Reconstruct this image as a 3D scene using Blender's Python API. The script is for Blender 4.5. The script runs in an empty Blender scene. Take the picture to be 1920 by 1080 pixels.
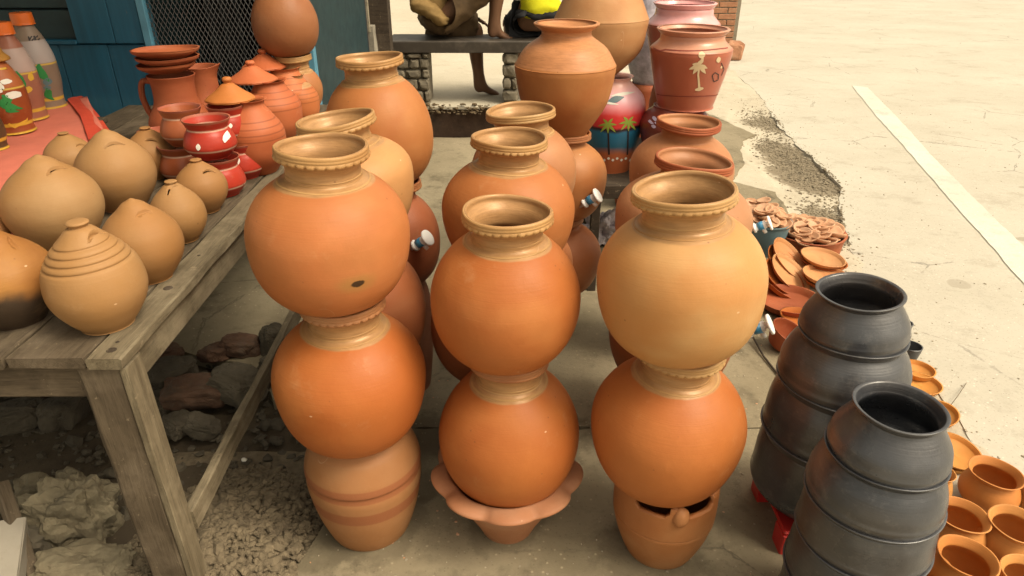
import bpy, bmesh, math, random
from mathutils import Vector, Matrix, noise
random.seed(7)
C = bpy.context.scene.collection
sc = bpy.context.scene
R_ = math.radians
# ------------------------------------------------------------------ camera
PITCH = R_(27.7); F = 1300.0; CZ = 1.5
cam = bpy.data.objects.new('camera', bpy.data.cameras.new('camera')); C.objects.link(cam)
cam.location = (0, 0, CZ); cam.rotation_euler = (R_(90)-PITCH, 0, 0)
cam.data.sensor_width = 36; cam.data.lens = 36*F/1920; cam.data.clip_start = .02; cam.data.clip_end = 1000
sc.camera = cam
sc.render.resolution_x = 1024; sc.render.resolution_y = 576
# ------------------------------------------------------------------ sky, sun, exposure
SUN_EL, SUN_AZ = 54, 116        # degrees; azimuth clockwise from +Y
w = bpy.data.worlds.new('World'); sc.world = w; w.use_nodes = True
nt = w.node_tree; nt.nodes.clear()
sky = nt.nodes.new('ShaderNodeTexSky'); sky.sky_type = 'NISHITA'; sky.sun_disc = False
sky.sun_elevation = R_(SUN_EL); sky.sun_rotation = R_(SUN_AZ); sky.dust_density = 6; sky.air_density = 1.5; sky.ozone_density = .5
hs = nt.nodes.new('ShaderNodeHueSaturation'); hs.inputs['Saturation'].default_value = .22   # overcast: the blue is veiled
mu = nt.nodes.new('ShaderNodeMix'); mu.data_type = 'RGBA'; mu.blend_type = 'MULTIPLY'; mu.inputs[0].default_value = 1
mu.inputs[7].default_value = (1.0, .89, .70, 1)
bg = nt.nodes.new('ShaderNodeBackground'); bg.inputs['Strength'].default_value = .13
ow = nt.nodes.new('ShaderNodeOutputWorld')
nt.links.new(sky.outputs[0], hs.inputs['Color']); nt.links.new(hs.outputs[0], mu.inputs[6])
nt.links.new(mu.outputs[2], bg.inputs[0]); nt.links.new(bg.outputs[0], ow.inputs[0])
sun = bpy.data.objects.new('sun', bpy.data.lights.new('sun', 'SUN')); C.objects.link(sun)
sun.data.energy = 1.3; sun.data.angle = R_(22); sun.data.color = (1, .89, .70)
sd = Vector((math.sin(R_(SUN_AZ))*math.cos(R_(SUN_EL)), math.cos(R_(SUN_AZ))*math.cos(R_(SUN_EL)), math.sin(R_(SUN_EL))))
sun.rotation_euler = (-sd).to_track_quat('-Z', 'Y').to_euler(); sun.location = sd*20
vs = sc.view_settings
vs.view_transform = 'Standard'; vs.look = 'None'; vs.gamma = 1; vs.use_curve_mapping = False; vs.exposure = 0.84

# ------------------------------------------------------------------ placing: a ray through a point of the photograph meets a real plane
CP, SP = math.cos(PITCH), math.sin(PITCH)
def ray(u, v):
    a = (u-960)/F; b = (540-v)/F
    return Vector((a, CP+b*SP, -SP+b*CP))
def at(u, v, Y):                       # point on the vertical plane Y
    d = ray(u, v); return Vector((0, 0, CZ))+d*(Y/d.y)
def onz(u, v, z=0.0):                  # point on the level z
    d = ray(u, v); return Vector((0, 0, CZ))+d*((z-CZ)/d.z)
def depth(p): return p.y*CP+(CZ-p.z)*SP
def mpp(p): return depth(p)/F          # metres per photo pixel at p

# ------------------------------------------------------------------ object helpers
def tag(o, label=None, cat=None, group=None, kind=None):
    if label: o['label'] = label
    if cat: o['category'] = cat
    if group: o['group'] = group
    if kind: o['kind'] = kind
    return o
def empty(name, loc, rot=(0, 0, 0)):
    o = bpy.data.objects.new(name, None); o.empty_display_size = .05; C.objects.link(o)
    o.location = loc; o.rotation_euler = rot; return o
def link(name, me, mat, parent=None, loc=None, rot=None, smooth=True):
    o = bpy.data.objects.new(name, me); C.objects.link(o)
    if mat and not me.materials: me.materials.append(mat)
    if parent: o.parent = parent
    if loc is not None: o.location = loc
    if rot is not None: o.rotation_euler = rot
    if smooth:
        for p in me.polygons: p.use_smooth = True
    return o
def copy_tree(o, parent=None):
    c = o.copy(); C.objects.link(c)
    if parent: c.parent = parent
    for ch in list(o.children): copy_tree(ch, c)
    return c
def bm_mesh(bm, name):
    bmesh.ops.recalc_face_normals(bm, faces=bm.faces[:])
    me = bpy.data.meshes.new(name); bm.to_mesh(me); bm.free(); return me
def lathe(prof, segs=64, name='lathe', mod=None, close=False):
    """prof: list of (r, z). mod(theta, i, r, z)->(r, z) modulates."""
    vs_, fs = [], []
    n = len(prof)
    for k in range(segs):
        th = 2*math.pi*k/segs; c, s = math.cos(th), math.sin(th)
        for i, (r, z) in enumerate(prof):
            if mod: r, z = mod(th, i, r, z)
            vs_.append((r*c, r*s, z))
    for k in range(segs):
        k2 = (k+1) % segs
        for i in range(n-1 if not close else n):
            j = (i+1) % n
            fs.append((k*n+i, k2*n+i, k2*n+j, k*n+j))
    me = bpy.data.meshes.new(name); me.from_pydata(vs_, [], fs)
    bm = bmesh.new(); bm.from_mesh(me); bmesh.ops.remove_doubles(bm, verts=bm.verts[:], dist=1e-5)
    bmesh.ops.recalc_face_normals(bm, faces=bm.faces[:]); bm.to_mesh(me); bm.free()
    return me
def smooth_curve(pts, n=6):
    """Catmull-Rom through (r, z) control points"""
    P = [pts[0]]+list(pts)+[pts[-1]]; out = []
    for i in range(1, len(P)-2):
        p0, p1, p2, p3 = P[i-1], P[i], P[i+1], P[i+2]
        for k in range(n):
            t = k/n
            out.append(tuple(.5*((2*p1[a])+(-p0[a]+p2[a])*t+(2*p0[a]-5*p1[a]+4*p2[a]-p3[a])*t*t+(-p0[a]+3*p1[a]-3*p2[a]+p3[a])*t**3) for a in (0, 1)))
    out.append(tuple(pts[-1])); return [(max(r, 0), z) for r, z in out]
def box_bm(bm, sx, sy, sz, c=(0, 0, 0), M=None, bev=0, rough=0):
    r = bmesh.ops.create_cube(bm, size=1)
    vs_ = r['verts']
    for v in vs_: v.co = Vector((v.co.x*sx, v.co.y*sy, v.co.z*sz))
    if bev:
        es = list({e for v in vs_ for e in v.link_edges})
        rr = bmesh.ops.bevel(bm, geom=es, offset=bev, segments=1, affect='EDGES')
        vs_ = list({v for f in rr['faces'] for v in f.verts} | {v for v in vs_ if v.is_valid})
    for v in vs_:
        if rough: v.co += Vector([random.uniform(-rough, rough) for _ in range(3)])
        v.co += Vector(c)
        if M: v.co = M @ v.co
    return vs_
def box(name, sx, sy, sz, mat, parent=None, loc=(0, 0, 0), rot=(0, 0, 0), bev=.002, rough=0):
    bm = bmesh.new(); box_bm(bm, sx, sy, sz, bev=bev, rough=rough)
    return link(name, bm_mesh(bm, name), mat, parent, loc, rot, smooth=False)
def plank(name, p, q, wdt, thk, mat, parent, up=(0, 0, 1), warp=.002, seg=10):
    """a board from p to q, wdt wide, thk thick along 'up', with worn, slightly wavy edges"""
    p, q = Vector(p), Vector(q); ax = (q-p); L = ax.length; ax.normalize()
    upv = Vector(up); side = ax.cross(upv).normalized(); upv = side.cross(ax).normalized()
    vs_, fs = [], []
    cs = [(-1, -1), (-.0, -1.0), (1, -1), (1, 1), (0, 1), (-1, 1)]
    b = min(thk, wdt)*.12
    prof = [(-1, -1, 1, 0), (-1, -1, 0, 1), (-1, 1, 0, -1), (-1, 1, 1, 0), (1, 1, -1, 0), (1, 1, 0, -1), (1, -1, 0, 1), (1, -1, -1, 0)]
    sd_ = random.random()*100
    for i in range(seg+1):
        t = i/seg
        for j, (a, c, da, dc) in enumerate(prof):
            n = noise.noise_vector(Vector((t*L*9+sd_, j*1.7, sd_)))*warp
            vs_.append(p+ax*(t*L)+side*(a*wdt/2+da*b+n.x)+upv*(c*thk/2+dc*b+n.y))
    m = len(prof)
    for i in range(seg):
        for j in range(m):
            k = (j+1) % m
            fs.append((i*m+j, i*m+k, (i+1)*m+k, (i+1)*m+j))
    fs.append(tuple(range(m))); fs.append(tuple(range(seg*m, seg*m+m)))
    # local frame: X along the board so the grain follows it
    M = Matrix((ax, side, upv)).transposed().to_4x4(); M.translation = p; Mi = M.inverted()
    me = bpy.data.meshes.new(name); me.from_pydata([Mi @ v for v in vs_], [], fs)
    bm = bmesh.new(); bm.from_mesh(me); me2 = bm_mesh(bm, name)
    o = link(name, me2, mat, parent, smooth=False)
    o.matrix_basis = (Matrix.Translation(-parent.location) if parent else Matrix()) @ M
    return o
def tube_mesh(pts, rad, seg=10, name='tube', cap=True):
    pts = [Vector(p) for p in pts]; rads = rad if isinstance(rad, (list, tuple)) else [rad]*len(pts)
    vs_, fs = [], []; prev = None
    for i, p in enumerate(pts):
        d = (pts[min(i+1, len(pts)-1)]-pts[max(i-1, 0)]).normalized()
        if prev is None: a = d.orthogonal().normalized()
        else: a = (prev-d*prev.dot(d)).normalized()
        prev = a; b = d.cross(a)
        for k in range(seg):
            th = 2*math.pi*k/seg; vs_.append(p+(a*math.cos(th)+b*math.sin(th))*rads[i])
    for i in range(len(pts)-1):
        for k in range(seg):
            k2 = (k+1) % seg; fs.append((i*seg+k, i*seg+k2, (i+1)*seg+k2, (i+1)*seg+k))
    if cap:
        fs.append(tuple(range(seg))[::-1]); n = (len(pts)-1)*seg; fs.append(tuple(range(n, n+seg)))
    me = bpy.data.meshes.new(name); me.from_pydata(vs_, [], fs); return me
def rock_mesh(sx, sy, sz, seed=0, sub=3, amp=.25, freq=1.6, flat=0):
    bm = bmesh.new(); bmesh.ops.create_icosphere(bm, subdivisions=sub, radius=1)
    o = Vector((seed*7.3, seed*3.1, seed*1.7))
    for v in bm.verts:
        p = v.co.normalized()
        d = 1+amp*noise.noise(p*freq+o)*1.6+amp*.45*noise.noise(p*freq*2.7+o)+amp*.2*noise.noise(p*freq*7+o)+(.03*noise.noise(p*15+o)+.02*noise.noise(p*31+o) if sub >= 4 and amp > .1 else 0)
        q = p*d
        if flat: q = Vector([math.copysign(abs(c)**(1-flat), c) for c in q])
        v.co = Vector((q.x*sx, q.y*sy, q.z*sz))
    return bm_mesh(bm, 'rock')
def boolean_cut(me, cutter_bms):
    """cut real holes in a mesh, then throw the cutters away"""
    for cb in cutter_bms:
        cm = bm_mesh(cb, 'cut'); ok = False
        for k in range(8):
            o = bpy.data.objects.new('work', me); C.objects.link(o); co = bpy.data.objects.new('cut', cm); C.objects.link(co)
            co.location = (k*.00037, k*.00053, k*.00029); co.rotation_euler = (0, 0, k*.0031)
            m = o.modifiers.new('b', 'BOOLEAN'); m.operation = 'DIFFERENCE'; m.object = co; m.solver = 'EXACT' if k % 2 == 0 else 'FAST'
            dg = bpy.context.evaluated_depsgraph_get(); dg.update()
            res = bpy.data.meshes.new_from_object(o.evaluated_get(dg)); ok = len(res.vertices) > len(me.vertices)*.8
            bpy.data.objects.remove(co); bpy.data.objects.remove(o)
            if ok: break
        if ok: me = res
    return me

# ------------------------------------------------------------------ materials
class G:
    """small node-graph helper"""
    def __init__(s, name):
        s.m = bpy.data.materials.new(name); s.m.use_nodes = True; s.t = s.m.node_tree; s.t.nodes.clear()
        s.out = s.t.nodes.new('ShaderNodeOutputMaterial'); s.b = s.t.nodes.new('ShaderNodeBsdfPrincipled')
        s.t.links.new(s.b.outputs[0], s.out.inputs[0])
        s.tc = s.t.nodes.new('ShaderNodeTexCoord'); s.obj = s.tc.outputs['Object']
        s.oi = s.t.nodes.new('ShaderNodeObjectInfo')
    def n(s, k, **kw):
        x = s.t.nodes.new(k)
        for a, b in kw.items(): setattr(x, a, b)
        return x
    def l(s, a, b): s.t.links.new(a, b)
    def val(s, x, inp):
        if hasattr(x, 'links') or hasattr(x, 'is_output'): s.l(x, inp)
        else: inp.default_value = x
    def math(s, op, a, b=0.0, clamp=False):
        x = s.n('ShaderNodeMath', operation=op, use_clamp=clamp); s.val(a, x.inputs[0]); s.val(b, x.inputs[1]); return x.outputs[0]
    def coord(s, scale=(1, 1, 1), rnd=True, src=None):
        m = s.n('ShaderNodeMapping'); s.l(src or s.obj, m.inputs[0]); m.inputs['Scale'].default_value = scale
        if rnd:
            c = s.n('ShaderNodeCombineXYZ'); r = s.math('MULTIPLY', s.oi.outputs['Random'], 37.0)
            for i in range(3): s.l(r, c.inputs[i])
            s.l(c.outputs[0], m.inputs['Location'])
        return m.outputs[0]
    def noise(s, scale, detail=4, rough=.55, co=None, dist=0):
        x = s.n('ShaderNodeTexNoise'); x.inputs['Scale'].default_value = scale; x.inputs['Detail'].default_value = detail
        x.inputs['Roughness'].default_value = rough; x.inputs['Distortion'].default_value = dist
        s.l(co or s.coord(), x.inputs['Vector']); return x.outputs['Fac']
    def vor(s, scale, co=None, feature='F1', rnd=1):
        x = s.n('ShaderNodeTexVoronoi', feature=feature); x.inputs['Scale'].default_value = scale; x.inputs['Randomness'].default_value = rnd
        s.l(co or s.coord(), x.inputs['Vector']); return x
    def rng(s, x, a, b, c=0.0, d=1.0, smooth=False):
        m = s.n('ShaderNodeMapRange'); m.interpolation_type = 'SMOOTHSTEP' if smooth else 'LINEAR'
        s.val(x, m.inputs[0])
        for i, q in enumerate((a, b, c, d)): m.inputs[i+1].default_value = q
        return m.outputs[0]
    def mix(s, f, a, b, mode='MIX'):
        x = s.n('ShaderNodeMix', data_type='RGBA', blend_type=mode); s.val(f, x.inputs[0])
        for q, i in ((a, 6), (b, 7)):
            if isinstance(q, tuple): x.inputs[i].default_value = (*q[:3], 1)
            else: s.l(q, x.inputs[i])
        return x.outputs[2]
    def xyz(s, src=None):
        x = s.n('ShaderNodeSeparateXYZ'); s.l(src or s.obj, x.inputs[0]); return x.outputs
    def bump(s, h, strength=.3, dist=.002, prev=None):
        x = s.n('ShaderNodeBump'); x.inputs['Strength'].default_value = strength; x.inputs['Distance'].default_value = dist
        s.l(h, x.inputs['Height'])
        if prev: s.l(prev, x.inputs['Normal'])
        return x.outputs[0]
    def done(s, col, rough=.6, nrm=None, spec=.5, metal=0):
        if isinstance(col, tuple): s.b.inputs['Base Color'].default_value = (*col[:3], 1)
        else: s.l(col, s.b.inputs['Base Color'])
        s.val(rough, s.b.inputs['Roughness']); s.b.inputs['Specular IOR Level'].default_value = spec
        s.b.inputs['Metallic'].default_value = metal
        if nrm: s.l(nrm, s.b.inputs['Normal'])
        return s.m

ORANGE = (.39, .118, .024); RED = (.32, .085, .028); PALE = (.43, .19, .06); SLIP = (.40, .225, .098); TAN = (.325, .18, .075); PINKC = (.42, .17, .085)
def terracotta(name, col=ORANGE, col2=None, slip=None, slipz=9, rings=1.0, spot=None, dark=None, rough=.60, nicks=True, bands=None, patch=.5, gild=.09):
    g = G(name); col2 = col2 or tuple(c*k for c, k in zip(col, (.82, .72, .66)))
    n1 = g.noise(5, 5, .6); n2 = g.noise(14, 4)
    c = g.mix(g.rng(n1, .36, .66, 0, min(1, patch*1.2), True), col, col2)
    c = g.mix(g.rng(g.noise(2.6, 3, .5, g.coord((1, 1, .8))), .46, .60, 0, .55*min(1, patch+.3), True), c, tuple(x*k for x, k in zip(col2, (.96, .82, .72))))
    lite = tuple(min(1, a*b) for a, b in zip(col, (1.12, 1.28, 1.45)))
    c = g.mix(g.rng(g.noise(3.4, 3, .5, g.coord((1, 1, 1.6))), .50, .72, 0, .55, True), c, lite)      # pale firing clouds
    c = g.mix(g.rng(n2, .45, .8, 0, .35), c, tuple(x*.8 for x in col))
    X = g.xyz()
    # faint turning lines, wavy with the hand
    zz = g.n('ShaderNodeCombineXYZ'); g.l(g.math('ADD', X[2], g.math('MULTIPLY', n1, .01)), zz.inputs[2])
    tl = g.noise(260, 3, .7, zz.outputs[0])
    c = g.mix(g.rng(tl,   .52, .8, 0, .26), c, tuple(x*.60 for x in col))
    rg = rough
    if dark:   # smoke-blackened below a height
        f = g.rng(g.math('ADD', X[2], g.math('MULTIPLY', g.math('SUBTRACT', n1, .5), .09)), dark, dark+.035, 1, 0, True)
        c = g.mix(g.math('MULTIPLY', f, .93), c, (.035, .028, .022))
    if bands:
        for (z0, z1, bc) in bands:
            zc = g.math('ADD', X[2], g.math('MULTIPLY', g.math('SUBTRACT', n1, .5), .006))
            f = g.math('MULTIPLY', g.rng(zc, z0-.002, z0+.002), g.rng(zc, z1-.002, z1+.002, 1, 0)); c = g.mix(f, c, bc)
    if spot:
        mp = g.n('ShaderNodeMapping'); g.l(g.obj, mp.inputs[0]); mp.inputs['Scale'].default_value = (.75, .75, 1.5); mp.inputs['Location'].default_value = (-spot[0]*.75, -spot[1]*.75, -spot[2]*1.5)
        d = g.n('ShaderNodeVectorMath', operation='LENGTH'); g.l(mp.outputs[0], d.inputs[0])
        dd = g.math('ADD', d.outputs['Value'], g.math('MULTIPLY', g.math('SUBTRACT', g.noise(60, 3), .5), .012))
        c = g.mix(g.rng(dd, .012, .045, .55, 0, True), c, (.30, .17, .05))
        c = g.mix(g.rng(dd, .009, .013, .95, 0, True), c, (.03, .016, .008))
    if slip:
        wv = g.math('MULTIPLY', g.math('SUBTRACT', g.noise(7, 3, .6), .5), .009)
        f = g.rng(g.math('ADD', X[2], wv), slipz-.0015, slipz+.0015, 0, .95, True)
        sl = g.mix(g.rng(g.noise(30, 3, .6, g.coord((1, 1, 7))), .35, .75), slip, tuple(x*.72 for x in slip))
        c = g.mix(f, c, sl); rg = g.math('SUBTRACT', rough, g.math('MULTIPLY', f, .17)); g.l(g.math('MULTIPLY', f, gild), g.b.inputs['Metallic'])
    # dust and small pale knocks
    c = g.mix(g.rng(g.noise(9, 6, .75), .60, .85, 0, .30), c, (.55, .36, .2))
    if nicks:
        v = g.vor(17, g.coord((1, 1, 1.8))); keep = g.math('GREATER_THAN', g.xyz(v.outputs['Color'])[0], .88)
        f = g.math('MULTIPLY', g.rng(v.outputs['Distance'], .035, .07, .75, 0), keep); c = g.mix(f, c, (.66, .45, .28))
        v2 = g.vor(46); k2 = g.math('GREATER_THAN', g.xyz(v2.outputs['Color'])[1], .93)
        c = g.mix(g.math('MULTIPLY', g.rng(v2.outputs['Distance'], .06, .14, .5, 0), k2), c, (.10, .04, .02))
    if nicks:
        v4 = g.vor(9, g.coord((1.0, 1.0, .22))); k4 = g.math('GREATER_THAN', g.xyz(v4.outputs['Color'])[2], .86)
        f4 = g.math('MULTIPLY', g.rng(g.math('ABSOLUTE', g.math('SUBTRACT', v4.outputs['Distance'], g.math('MULTIPLY', g.noise(4, 2), .5))), .0, .006, .45, 0), k4)
        c = g.mix(g.math('MULTIPLY', f4, g.rng(g.noise(10, 2), .5, .6)), c, (.60, .40, .24))
    fine = g.noise(230, 4, .7)
    nb = g.bump(tl, rings*.5, .0012); nb = g.bump(g.noise(18, 4, .55), .35, .005, nb); nb = g.bump(fine, .3, .0007, nb)
    rr = g.math('ADD', rg, g.math('MULTIPLY', g.math('SUBTRACT', g.noise(11, 4), .5), .25))
    return g.done(c, rr, nb, .26)
def simple(name, col, rough=.6, var=.25, sc_=12, bump=.2, spec=.4, metal=0, dirt=None, dirt_amt=.4):
    g = G(name)
    c = g.mix(g.rng(g.noise(sc_, 5, .65), .3, .75), col, tuple(x*(1-var) for x in col))
    if dirt: c = g.mix(g.rng(g.noise(sc_*.6, 6, .75), .5, .75, 0, dirt_amt), c, dirt)
    nb = g.bump(g.noise(sc_*9, 4, .7), bump, .0015)
    return g.done(c, g.math('ADD', rough, g.math('MULTIPLY', g.math('SUBTRACT', g.noise(sc_*2), .5), .2)), nb, spec, metal)
def wood(name, col, col2, rough=.75, sc_=1.0):
    g = G(name); co = g.coord((2.2*sc_, 26*sc_, 26*sc_))
    n = g.noise(2.2, 6, .65, co, .6); c = g.mix(g.rng(n, .3, .7), col, col2)
    n2 = g.noise(3, 5, .7, g.coord((6, 90, 90))); c = g.mix(g.rng(n2, .52, .7, 0, .55), c, tuple(x*.42 for x in col2))
    c = g.mix(g.rng(g.noise(5, 5, .7), .50, .74, 0, .7), c, tuple(min(1, x*1.45+.02) for x in col)); c = g.mix(g.rng(g.noise(3.3, 6, .75), .52, .70, 0, .6), c, tuple(x*.5 for x in col2)); c = g.mix(g.rng(g.noise(38, 3, .8), .64, .72, 0, .5), c, (.30, .24, .16))
    v = g.vor(4.5, g.coord((1, 2.2, 2.2))); k = g.math('GREATER_THAN', g.xyz(v.outputs['Color'])[0], .8)
    c = g.mix(g.math('MULTIPLY', g.rng(v.outputs['Distance'], .05, .13, .8, 0, True), k), c, (.05, .03, .018))
    nb = g.bump(n2, .55, .002); nb = g.bump(n, .5, .003, nb)
    return g.done(c, rough, nb, .25)
M = {}
M['wood'] = wood('weathered_wood', (.120, .092, .060), (.060, .044, .028))
M['wood_pale'] = wood('pale_weathered_wood', (.20, .165, .108), (.10, .078, .048))
M['wood_dark'] = wood('dark_wood', (.065, .048, .032), (.03, .022, .016))
M['wood_grey'] = wood('grey_wood', (.32, .29, .22), (.20, .175, .125), sc_=.6)
M['slip'] = terracotta('cream_slip_clay', (.42, .245, .10), (.31, .165, .06), rings=1.1, rough=.40, nicks=False)
M['rim_red'] = terracotta('reddish_rim_clay', (.34, .155, .065), (.27, .10, .04), rings=.9, rough=.5, nicks=False)
M['plain'] = terracotta('plain_terracotta', ORANGE)
M['plain_red'] = terracotta('red_terracotta', (.33, .095, .036), (.25, .06, .026))
M['plain_pale'] = terracotta('pale_terracotta', (.50, .25, .105), (.42, .18, .07))
M['tan'] = terracotta('tan_clay', TAN, (.31, .16, .055), rings=.5, rough=.62, patch=.7)
M['tan_stain'] = terracotta('tan_clay_with_ochre', (.34, .16, .04), (.24, .10, .03), dark=.075, rough=.55)
M['lamp'] = terracotta('lamp_clay', (.50, .29, .17), (.42, .21, .11), nicks=False)
M['orange'] = terracotta('bright_orange_clay', (.58, .27, .065), (.50, .20, .045))
M['black'] = None
def black_clay(name, k=1.0, brown=.0):
    g = G(name); X = g.xyz()
    c = g.mix(g.rng(g.noise(5, 5, .6), .35, .7), (.024*k, .027*k, .034*k), (.062*k, .064*k, .070*k))
    c = g.mix(g.rng(g.noise(3, 4), .5, .75, 0, .55+brown), c, (.045, .032, .022))
    zz = g.n('ShaderNodeCombineXYZ'); g.l(X[2], zz.inputs[2]); tl = g.noise(200, 3, .7, zz.outputs[0])
    c = g.mix(g.rng(g.noise(26, 6, .8), .54, .78, 0, .55), c, (.17, .16, .15))
    sc1 = g.vor(13, g.coord((1, 1, .35))); kk = g.math('GREATER_THAN', g.xyz(sc1.outputs['Color'])[0], .9)
    c = g.mix(g.math('MULTIPLY', g.rng(sc1.outputs['Distance'], .02, .05, .6, 0), kk), c, (.35, .3, .25))
    nb = g.bump(tl, .5, .0014); nb = g.bump(g.noise(30, 4), .3, .003, nb); nb = g.bump(g.noise(260, 3), .25, .0006, nb)
    return g.done(c, g.rng(g.noise(8, 4), .3, .7, .20, .46), nb, .8)
M['black'] = black_clay('burnished_black_clay'); M['black2'] = black_clay('brown_black_clay', .95, .3)
M['blue'] = simple('blue_paint', (.02, .13, .22), .5, .35, 6, .3, dirt=(.06, .09, .11), dirt_amt=.35)
M['teal'] = simple('dark_teal_paint', (.012, .04, .05), .5, .4, 8, .3)
M['lightblue'] = simple('light_blue_paint', (.10, .28, .40), .5, .3, 10)
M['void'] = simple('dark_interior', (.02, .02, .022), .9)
M['wire'] = simple('grey_wire', (.10, .10, .10), .5, .3)
M['white_plastic'] = simple('white_plastic', (.82, .82, .80), .3, .05, 10, .03, .5)
M['blue_plastic'] = simple('blue_plastic', (.06, .30, .55), .3, .2, 30, .03, .5)
M['grey_plastic'] = simple('blue_grey_plastic', (.13, .20, .22), .4, .3, 10, .05)
M['red_plastic'] = simple('red_plastic', (.52, .03, .025), .35, .2, 10, .05, .5)
M['orange_plastic'] = simple('orange_plastic', (.80, .17, .02), .35, .15, 10, .05, .5)
M['concrete_wall'] = simple('rough_plaster', (.33, .30, .24), .9, .5, 9, .8, dirt=(.12, .11, .085), dirt_amt=.8)
M['masonry'] = simple('rubble_stone', (.21, .18, .13), .9, .5, 14, .9, dirt=(.10, .085, .06), dirt_amt=.7)
M['brick'] = simple('red_brick', (.42, .20, .11), .9, .4, 16, .7, dirt=(.45, .34, .22), dirt_amt=.55)
M['mortar'] = simple('mortar', (.27, .23, .17), .95, .3, 20, .6)
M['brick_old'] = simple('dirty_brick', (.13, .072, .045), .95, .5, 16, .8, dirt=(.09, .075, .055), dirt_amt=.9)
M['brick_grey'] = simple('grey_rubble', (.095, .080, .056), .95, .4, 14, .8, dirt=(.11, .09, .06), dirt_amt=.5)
M['stone'] = simple('limestone_rock', (.20, .17, .11), .95, .45, 18, 1.0, dirt=(.10, .075, .045), dirt_amt=.8)
M['gravel'] = simple('gravel', (.40, .345, .25), .95, .5, 30, .6, dirt=(.13, .10, .07), dirt_amt=.7)
M['gravel_heap'] = simple('heap_gravel', (.19, .15, .095), .95, .6, 30, .6, dirt=(.10, .075, .05), dirt_amt=.7)
M['gravel_dark'] = simple('dark_gravel', (.27, .225, .155), .95, .6, 25, .6, dirt=(.3, .25, .17), dirt_amt=.5)
M['white_slab'] = simple('pale_cement', (.30, .27, .22), .8, .15, 8, .3, dirt=(.14, .11, .075), dirt_amt=.8)
M['straw'] = simple('dry_litter', (.13, .092, .05), .95, .6, 30, .3)
M['cloth'] = simple('pink_cloth', (.66, .19, .13), .75, .16, 7, .3, spec=.2)
M['cloth_red'] = simple('red_cloth', (.60, .075, .04), .7, .2, 7, .3, spec=.2)
M['skin'] = simple('brown_skin', (.17, .085, .045), .5, .25, 14, .1)
M['hair'] = simple('black_hair', (.012, .01, .009), .5, .3, 60, .8)
M['brown_cloth'] = simple('brown_trousers', (.13, .085, .045), .85, .4, 12, .5, spec=.15, dirt=(.05, .035, .025), dirt_amt=.6)
M['tan_cloth'] = simple('tan_cloth', (.24, .155, .06), .85, .3, 12, .5, spec=.15)
M['yellow_cloth'] = simple('yellow_shirt', (.62, .60, .02), .8, .25, 10, .4, spec=.15)
M['black_cloth'] = simple('black_shorts', (.02, .02, .022), .8, .3, 12, .3, spec=.15)
M['p_white'] = simple('white_paint', (.78, .76, .68), .5, .12, 30, .1)
M['p_cream'] = simple('cream_paint', (.66, .52, .32), .5, .12, 30, .1)
M['p_green'] = simple('green_paint', (.03, .25, .06), .5, .25, 20, .1)
M['p_yellow'] = simple('yellow_paint', (.72, .43, .05), .5, .2, 20, .1)
M['p_lime'] = simple('lime_paint', (.33, .45, .07), .5, .25, 20, .1)
M['p_dark'] = simple('dark_paint', (.03, .02, .02), .5, .2, 20, .1)
M['p_red'] = simple('red_paint', (.58, .04, .03), .42, .22, 14, .12, .5)
M['p_line'] = simple('thin_brown_line', (.22, .045, .03), .6, .2, 14, .1)
M['slot'] = simple('slot_inside', (.08, .035, .015), .9, .2)
# ------------------------------------------------------------------ the ground
def ground_mat(name, col, col2, stain, stain_amt=.6, peb=.35, streak=(1, 1, 1), fine=1, crack=False, spots=None):
    g = G(name); co = g.coord((1, 1, 1), rnd=False); cs = g.coord(streak, rnd=False)
    c = g.mix(g.rng(g.noise(1.1, 6, .6, cs), .35, .65), col, col2)
    c = g.mix(g.rng(g.noise(3.1, 7, .72, cs), .52, .72, 0, stain_amt, True), c, stain)
    c = g.mix(g.rng(g.noise(11, 6, .7, co), .55, .75, 0, stain_amt*.55), c, tuple(x*.7 for x in stain))
    c = g.mix(g.rng(g.noise(55*fine, 4, .7, co), .56, .72, 0, .35), c, tuple(x*.55 for x in col))
    v = g.vor(120*fine, co); k = g.math('GREATER_THAN', g.xyz(v.outputs['Color'])[0], 1-peb*.4)
    c = g.mix(g.math('MULTIPLY', g.rng(v.outputs['Distance'], .1, .4, .55, 0), k), c, tuple(x*.4 for x in col))
    v3 = g.vor(70*fine, co); k3 = g.math('GREATER_THAN', g.xyz(v3.outputs['Color'])[1], .90)
    c = g.mix(g.math('MULTIPLY', g.rng(v3.outputs['Distance'], .1, .35, .6, 0), k3), c, tuple(min(1, x*1.5) for x in col))
    h = g.noise(45*fine, 6, .75, co)
    if crack:
        ve = g.vor(1.3, g.mixvec(co, 7) if False else co, feature='DISTANCE_TO_EDGE')
        nn = g.noise(9, 5, .7, co); e = g.math('ADD', ve.outputs['Distance'], g.math('MULTIPLY', g.math('SUBTRACT', nn, .5), .07))
        part = g.rng(g.noise(.9, 3, .5, co), .5, .56)
        f = g.math('MULTIPLY', g.rng(g.math('ABSOLUTE', e), 0, .006, .75, 0), part)
        c = g.mix(f, c, tuple(x*.3 for x in col))
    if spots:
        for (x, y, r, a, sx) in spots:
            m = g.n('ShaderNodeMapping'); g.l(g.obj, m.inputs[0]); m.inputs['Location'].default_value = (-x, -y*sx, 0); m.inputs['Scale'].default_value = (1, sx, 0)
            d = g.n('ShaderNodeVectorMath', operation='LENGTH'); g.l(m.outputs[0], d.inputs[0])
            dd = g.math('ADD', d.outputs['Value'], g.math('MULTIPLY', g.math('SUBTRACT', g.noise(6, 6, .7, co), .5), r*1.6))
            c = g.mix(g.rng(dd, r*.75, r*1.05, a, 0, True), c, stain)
    nb = g.bump(h, .55, .004); nb = g.bump(g.noise(260*fine, 3, .7, co), .4, .0015, nb); nb = g.bump(g.noise(6, 4, .6, co), .35, .02, nb)
    return g.done(c, .92, nb, .25)
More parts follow.
